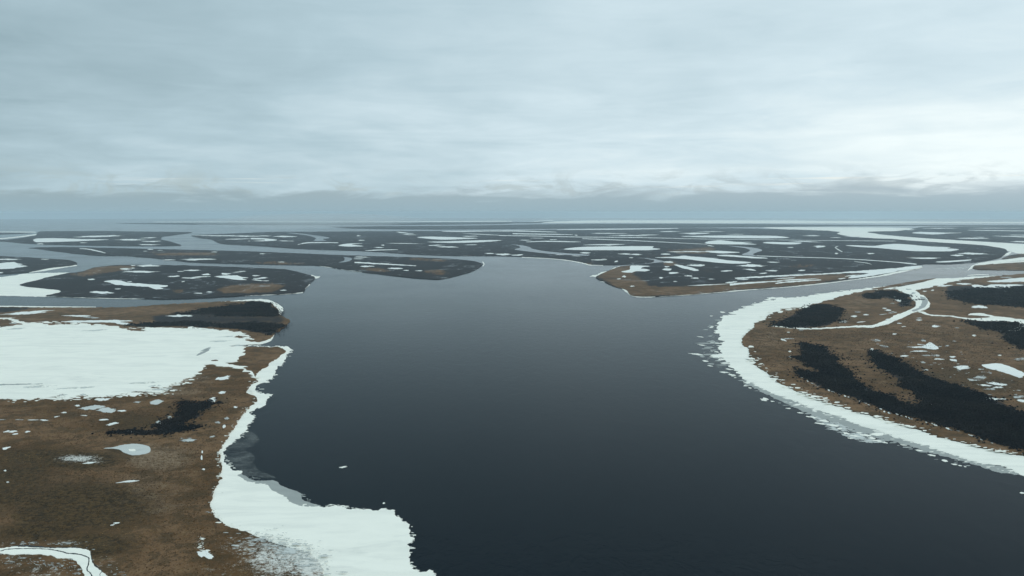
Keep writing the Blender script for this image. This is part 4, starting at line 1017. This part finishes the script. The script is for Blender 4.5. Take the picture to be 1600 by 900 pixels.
# open side channels that wind over the delta land
for pts, lab, mat, z in (
    ([(798, 381.6), (812, 383), (826, 385.4), (832, 388.6), (848, 391.8), (880, 395.2), (922, 398.2), (918, 399.4), (880, 398), (845, 395.2), (818, 392), (804, 389.6), (813, 386.4), (808, 383.4)], 'grey open slough with a flared end on the central delta', M_WATER, 2.5),
    ([(1137, 384), (1160, 385.4), (1180, 387.4), (1191, 391), (1182, 394.5), (1177, 397.4), (1184, 400), (1200, 401.4), (1178, 399.8), (1159, 397.8), (1168, 394), (1172, 390.6), (1163, 387.5)], 'pale S-shaped water bend among the delta lakes', M_WATER, 2.5),
    ([(530, 409.6), (538, 407), (539, 403.4), (536, 401.6), (546, 402.4), (551, 405), (545, 408), (536, 410)], 'crescent of open water on the long thin island', M_WATER, 2.5),
    ([(448, 363.8), (470, 364.6), (490, 367.6), (506, 369.6), (515, 371.6), (504, 373.6), (510, 376), (490, 376.2), (494, 372.6), (484, 368.6), (466, 366)], 'pale hazy water bend on the western delta', M_WATER, 2.6),
):
    o = ice('side_channel', pts, lab, 'channel', z=z, mat=mat, jx=.4, jy=.06, skirt=.6)
    o['kind'] = 'structure'
for line, w, lab in (
    ([(1180, 399.6), (1240, 401.6), (1300, 403.4), (1350, 406), (1400, 409.6), (1432, 412.8)], [.7, .8, .7, .8, .9, 1.4], 'hairline frozen creek running to the channel junction'),
    ([(780, 368), (840, 368.8), (900, 370.2), (1000, 371.2), (1100, 373.4), (1200, 374.6), (1280, 375.6), (1400, 376.6)], [.7, .9, .9, .8, .6, .6, .5, .5], 'long hairline frozen creek across the whole back of the delta'),
    ([(910, 372.8), (1000, 376.4), (1060, 379.4), (1105, 381.6)], [.8, .8, .6, .4], 'short hairline frozen creek behind the large lens-shaped lake'),
    ([(1310, 384.6), (1305, 386.4), (1309, 389.6), (1316, 393.2)], [.5, 1.2, 1.4, .8], 'little hook-shaped ice streak left of the largest delta lake'),
    ([(1335, 408.6), (1355, 411), (1362, 413.4)], [.4, .7, .3], 'faint ice thread near the channel junction'),
):
    ice('frozen_creek', ribbon(line, w), lab, 'frozen creek', z=2.45, mat=M_POND, jx=.4, jy=.05, skirt=.6)

# ------------------------------------------------------------------ drifting ice floes
FLOES = [
    (1194, 624, 6.2, 1.9, 'largest lone white floe off the curved ice margin'),
    (536, 729.6, 5.8, 1.1, 'lone white floe in open water off the near shelf'),
    (600, 786, 1.8, 1.0, 'tiny floe beside the corner of the near shelf'),
    (1088, 553.4, 10, .9, 'longest thin floe farthest out from the bend'),
    (1102, 564, 5, .8, 'thin floe below the longest one off the bend'),
    (1597, 770, 4, 1.0, 'floe at the frame edge below the curved margin'),
    (1268, 651.6, 8, 1.0, 'first long floe of the drifting chain'),
    (1287, 657.6, 7, 1.2, None), (1281, 661.6, 8, 1.0, None), (1302, 664.6, 9, 1.2, None), (1312, 669.6, 4, .8, None), (1322, 677, 5, 1.3, None), (1336, 681, 8, 1.0, None), (1352, 680, 9, 1.4, None), (1362, 684.4, 6, 1.2, None), (1371, 688.6, 9, 1.0, None), (1383, 691.6, 4, .8, None), (1342, 676, 5, .8, None), (1328, 684.6, 3.5, .8, None),
    (1412, 695.2, 5, .7, 'short floe just past the end of the drifting chain'), (1436, 703.6, 5.5, .9, 'floe beside the grey strip notch'), (1456, 711.2, 6.5, 1.1, 'brighter floe below the grey strip notch'), (1476, 719.6, 4.5, 1.4, 'stubby floe farther along the grey strip'),
    (1491, 725.4, 5, .7, None), (1500, 727.4, 3, .6, None), (1508, 729, 2, .5, None),
    (1140, 577, 6, .7, None), (1131, 581.6, 7, .7, None), (1144, 585.6, 6, 1.0, None), (1110, 571.6, 4, .6, None), (1172, 606, 2.6, .7, None), (1095, 526.4, 5, .5, None), (1096, 539, 6, .5, None), (1232, 638, 4, .6, None), (1250, 645, 5, .6, None), (1207, 627, 3, .5, None),
]
ORD = 'first second third fourth fifth sixth seventh eighth ninth tenth eleventh twelfth thirteenth'.split()
CHAIN = sorted(f_[0] for f_ in FLOES if f_[4] is None and 1260 < f_[0] < 1400)
TRAIL = sorted(f_[0] for f_ in FLOES if f_[4] is None and f_[0] > 1400)
BEND = sorted(f_[1] for f_ in FLOES if f_[4] is None and f_[0] < 1260)
for cx, cy, rx, ry, lab in FLOES:
    SEED[0] += 1
    q = blob(cx, cy, rx, ry, -.12 if cx > 700 else .15, SEED[0])
    o = sheet('ice_floe', q, .3, M_SNOW, None, None, .5)
    grp = 'floes drifting off the curved ice margin'
    if lab is None:
        lab = (ORD[CHAIN.index(cx) + 1] + ' floe from the left in the drifting chain along the grey ice strip' if 1260 < cx < 1400 else
               ORD[TRAIL.index(cx)] + ' tiny floe from the left trailing past the stubby floe' if cx > 1400 else
               ORD[BEND.index(cy)] + ' small floe from the top off the bend of the curved margin')
    tag(o, lab, 'ice floe', grp if cx > 700 else None)


# ------------------------------------------------------------------ willow thickets and sedge
def brush_template(rng, n, w, h):
    """a bare bushy clump: n narrow triangles fanning up and out"""
    V = []
    for _ in range(n):
        a = rng.uniform(0, 6.283)
        r = rng.uniform(0, .35)
        b0 = np.array([math.cos(a) * r * w, math.sin(a) * r * w, 0])
        o = rng.uniform(.35, 1.0)
        a2 = a + rng.normal(0, .6)
        tip = np.array([math.cos(a2) * o * w, math.sin(a2) * o * w, h * (1.05 - .55 * o * o) * rng.uniform(.75, 1.15)])
        s = np.array([-math.sin(a2), math.cos(a2), rng.uniform(-.3, .3)]) * w * rng.uniform(.25, .5)
        mid = b0 * .4 + tip * .6
        V += [b0, mid + s, tip, b0, tip, mid - s]
    return np.array(V)


def scatter(name, poly, count, size, label, cat, mat, nt=9, seed=3, hfac=.75, z=1.8, tone=None, avoid=None):
    rng = np.random.default_rng(seed)
    q = np.asarray(poly, float)
    lo, hi = q.min(0), q.max(0)
    lo[0] = max(lo[0], -60)
    hi[0] = min(hi[0], 1660)
    hi[1] = min(hi[1], 940)
    out = []
    ymin = lo[1]
    dmax = 1 / (ymin - YH)
    n = 0
    tries = 0
    while n < count and tries < 60:
        tries += 1
        P = rng.uniform(lo, hi, (count * 2, 2))
        wgt = ((1 / (P[:, 1] - YH)) / dmax) ** 3
        P = P[rng.uniform(size=len(P)) < wgt]
        P = P[inside(P, q)]
        if cat == 'willow thicket':
            Wp = ground(P, z)
            dens = 0.5 + 0.6 * vnoise(Wp[:, 0], Wp[:, 1] * .5, 38.) + 0.5 * vnoise(Wp[:, 0] + 71, Wp[:, 1] * .6, 14.)
            dens += np.clip(edge_dist(P, q, .07, .3) - .25, 0, 1.0)
            P = P[rng.uniform(size=len(P)) < np.clip(dens, 0.03, 1)]
        for av in (avoid or []):
            P = P[~inside(P, av)]
        out.append(P)
        n += len(P)
    P = np.concatenate(out)[:count]
    W = ground(P, z)
    # loosen the edge in metres, so that the outline is ragged
    stray = np.where(rng.uniform(size=len(W)) < .16, 5.5, 1.3) * size
    W[:, :2] += rng.normal(size=(len(W), 2)) * stray[:, None]
    tmpl = [brush_template(rng, nt, 1, 1) for _ in range(8)]
    k = rng.integers(0, 8, len(W))
    T = np.stack(tmpl)[k]
    s = size * rng.uniform(.55, 1.35, len(W))
    a = rng.uniform(0, 6.283, len(W))
    ca, sa = np.cos(a)[:, None], np.sin(a)[:, None]
    X = T[:, :, 0] * ca - T[:, :, 1] * sa
    Y = T[:, :, 0] * sa + T[:, :, 1] * ca
    V = np.stack([X, Y, T[:, :, 2] * hfac], 2) * s[:, None, None] + W[:, None, :]
    m = V.shape[1]
    V = V.reshape(-1, 3)
    Fc = np.arange(len(V)).reshape(-1, 3)
    t = np.clip(.5 + .45 * vnoise(W[:, 0], W[:, 1], 45) + .2 * vnoise(W[:, 0], W[:, 1], 11) + rng.normal(0, .16, len(W)), 0, 1)
    if tone is not None:
        t = np.clip(t + tone, 0, 1)
    o = mesh_obj(name, V, Fc, mat, None, dict(tone=np.repeat(t, m)))
    return tag(o, label, cat, kind='stuff')


TH_ = [
    ('north point upper', 7500, 3.0, 'dark willow thicket on the upper half of the northern point'),
    ('north point lower', 6500, 2.7, 'dark willow thicket lining the far edge of the huge lake'),
    ('left bank clump', 2600, 2.2, 'lone dark willow clump among ponds on the near brown bank'),
    ('east bank cove', 6500, 3.4, 'blue-black willow thicket filling the cove above the thin frozen creek'),
    ('east bank spit', 3500, 3.2, 'dark willow patch beside the frozen tributary bend'),
    ('east bank ridge', 30000, 2.6, 'broad dark willow ridges curving along the far-side bank'),
    ('east bank upland', 9000, 3.8, 'dark willow scrub on the upland behind the forked pond'),
    ('east bank creek side', 4500, 3.0, 'dark willow scrub along the side creek at the frame edge'),
]
for i, (key, n_, s_, lab) in enumerate(TH_):
    scatter('willow_thicket', outline(SCRUB[key], 2.5, 5.0, 1.2, True, 40 + i), n_, s_, lab, 'willow thicket', M_WILLOW, 8, 50 + i)

near_open = [(-60, 930), (-60, 640), (60, 626), (240, 616), (320, 585), (385, 590), (384, 630), (340, 690), (338, 740), (325, 790), (345, 822), (420, 860), (470, 880), (480, 930)]
scatter('sedge_tufts', near_open, 26000, 1.0, 'brown sedge and dwarf shrubs roughening the near tundra', 'ground cover', M_SEDGE, 4, 71, .55, 1.6, avoid=[SCRUB['left bank clump'], [(-60, 880), (-60, 852), (30, 850), (140, 856), (150, 885), (175, 930), (130, 930), (110, 874)], [(163, 690), (240, 690), (240, 714), (163, 714)]])
east_open = [(1165, 530), (1180, 512), (1250, 515), (1340, 515), (1420, 498), (1600, 520), (1600, 640), (1590, 700), (1400, 655), (1250, 608), (1185, 570)]
scatter('sedge_tufts', east_open, 13000, 1.5, 'brown sedge and dwarf shrubs over the far-side bank', 'ground cover', M_SEDGE, 4, 72, .5, 1.7, tone=-.05, avoid=[[(1530, 566), (1604, 566), (1604, 592), (1530, 592)]])

# ------------------------------------------------------------------ the air
def box(name, x0, x1, y0, y1, z0, z1, mat):
    V = [(x, y, z) for z in (z0, z1) for x, y in ((x0, y0), (x1, y0), (x1, y1), (x0, y1))]
    Fc = [(0, 3, 2, 1), (4, 5, 6, 7), (0, 1, 5, 4), (1, 2, 6, 5), (2, 3, 7, 6), (3, 0, 4, 7)]
    return mesh_obj(name, V, Fc, mat)


def air_mat(name, dens, col, aniso=0.0):
    m = bpy.data.materials.new(name)
    m.use_nodes = True
    t = m.node_tree
    t.nodes.clear()
    out = t.nodes.new('ShaderNodeOutputMaterial')
    v = t.nodes.new('ShaderNodeVolumePrincipled')
    v.inputs['Density'].default_value = dens
    v.inputs['Color'].default_value = (*col, 1)
    v.inputs['Anisotropy'].default_value = aniso
    t.links.new(v.outputs[0], out.inputs['Volume'])
    return m


E_ = FAR + 1000
hz = box('haze', -E_, E_, -E_, E_, -2.0, H + 12, air_mat('haze_air', 3.1e-5, (0.74, 0.90, 0.99)))
tag(hz, 'pale blue-grey winter haze softening the distant delta', 'haze', kind='stuff')

# a bank of mist drifting over the western delta
vs_, fs_ = [], []
NU, NV = 24, 12
for j in range(NV + 1):
    for i in range(NU):
        a_, b_ = 2 * math.pi * i / NU, math.pi * j / NV
        k_ = 1 + .16 * math.sin(3 * a_ + 1) * math.sin(b_) + .10 * math.sin(5 * a_ + 4 * b_)
        vs_.append((-3350 + 1500 * k_ * math.cos(a_) * math.sin(b_), 14200 + 3600 * k_ * math.sin(a_) * math.sin(b_), 150 + 128 * math.cos(b_)))
for j in range(NV):
    for i in range(NU):
        i2 = (i + 1) % NU
        fs_.append((j * NU + i, (j + 1) * NU + i, (j + 1) * NU + i2, j * NU + i2))
fog = mesh_obj('mist', vs_, fs_, air_mat('mist_air', 1.7e-4, (0.93, 0.97, 0.97)))
tag(fog, 'faint patch of mist hanging over the western delta', 'mist', kind='stuff')

for o in SC.objects:
    if '_o' in o:
        del o['_o']
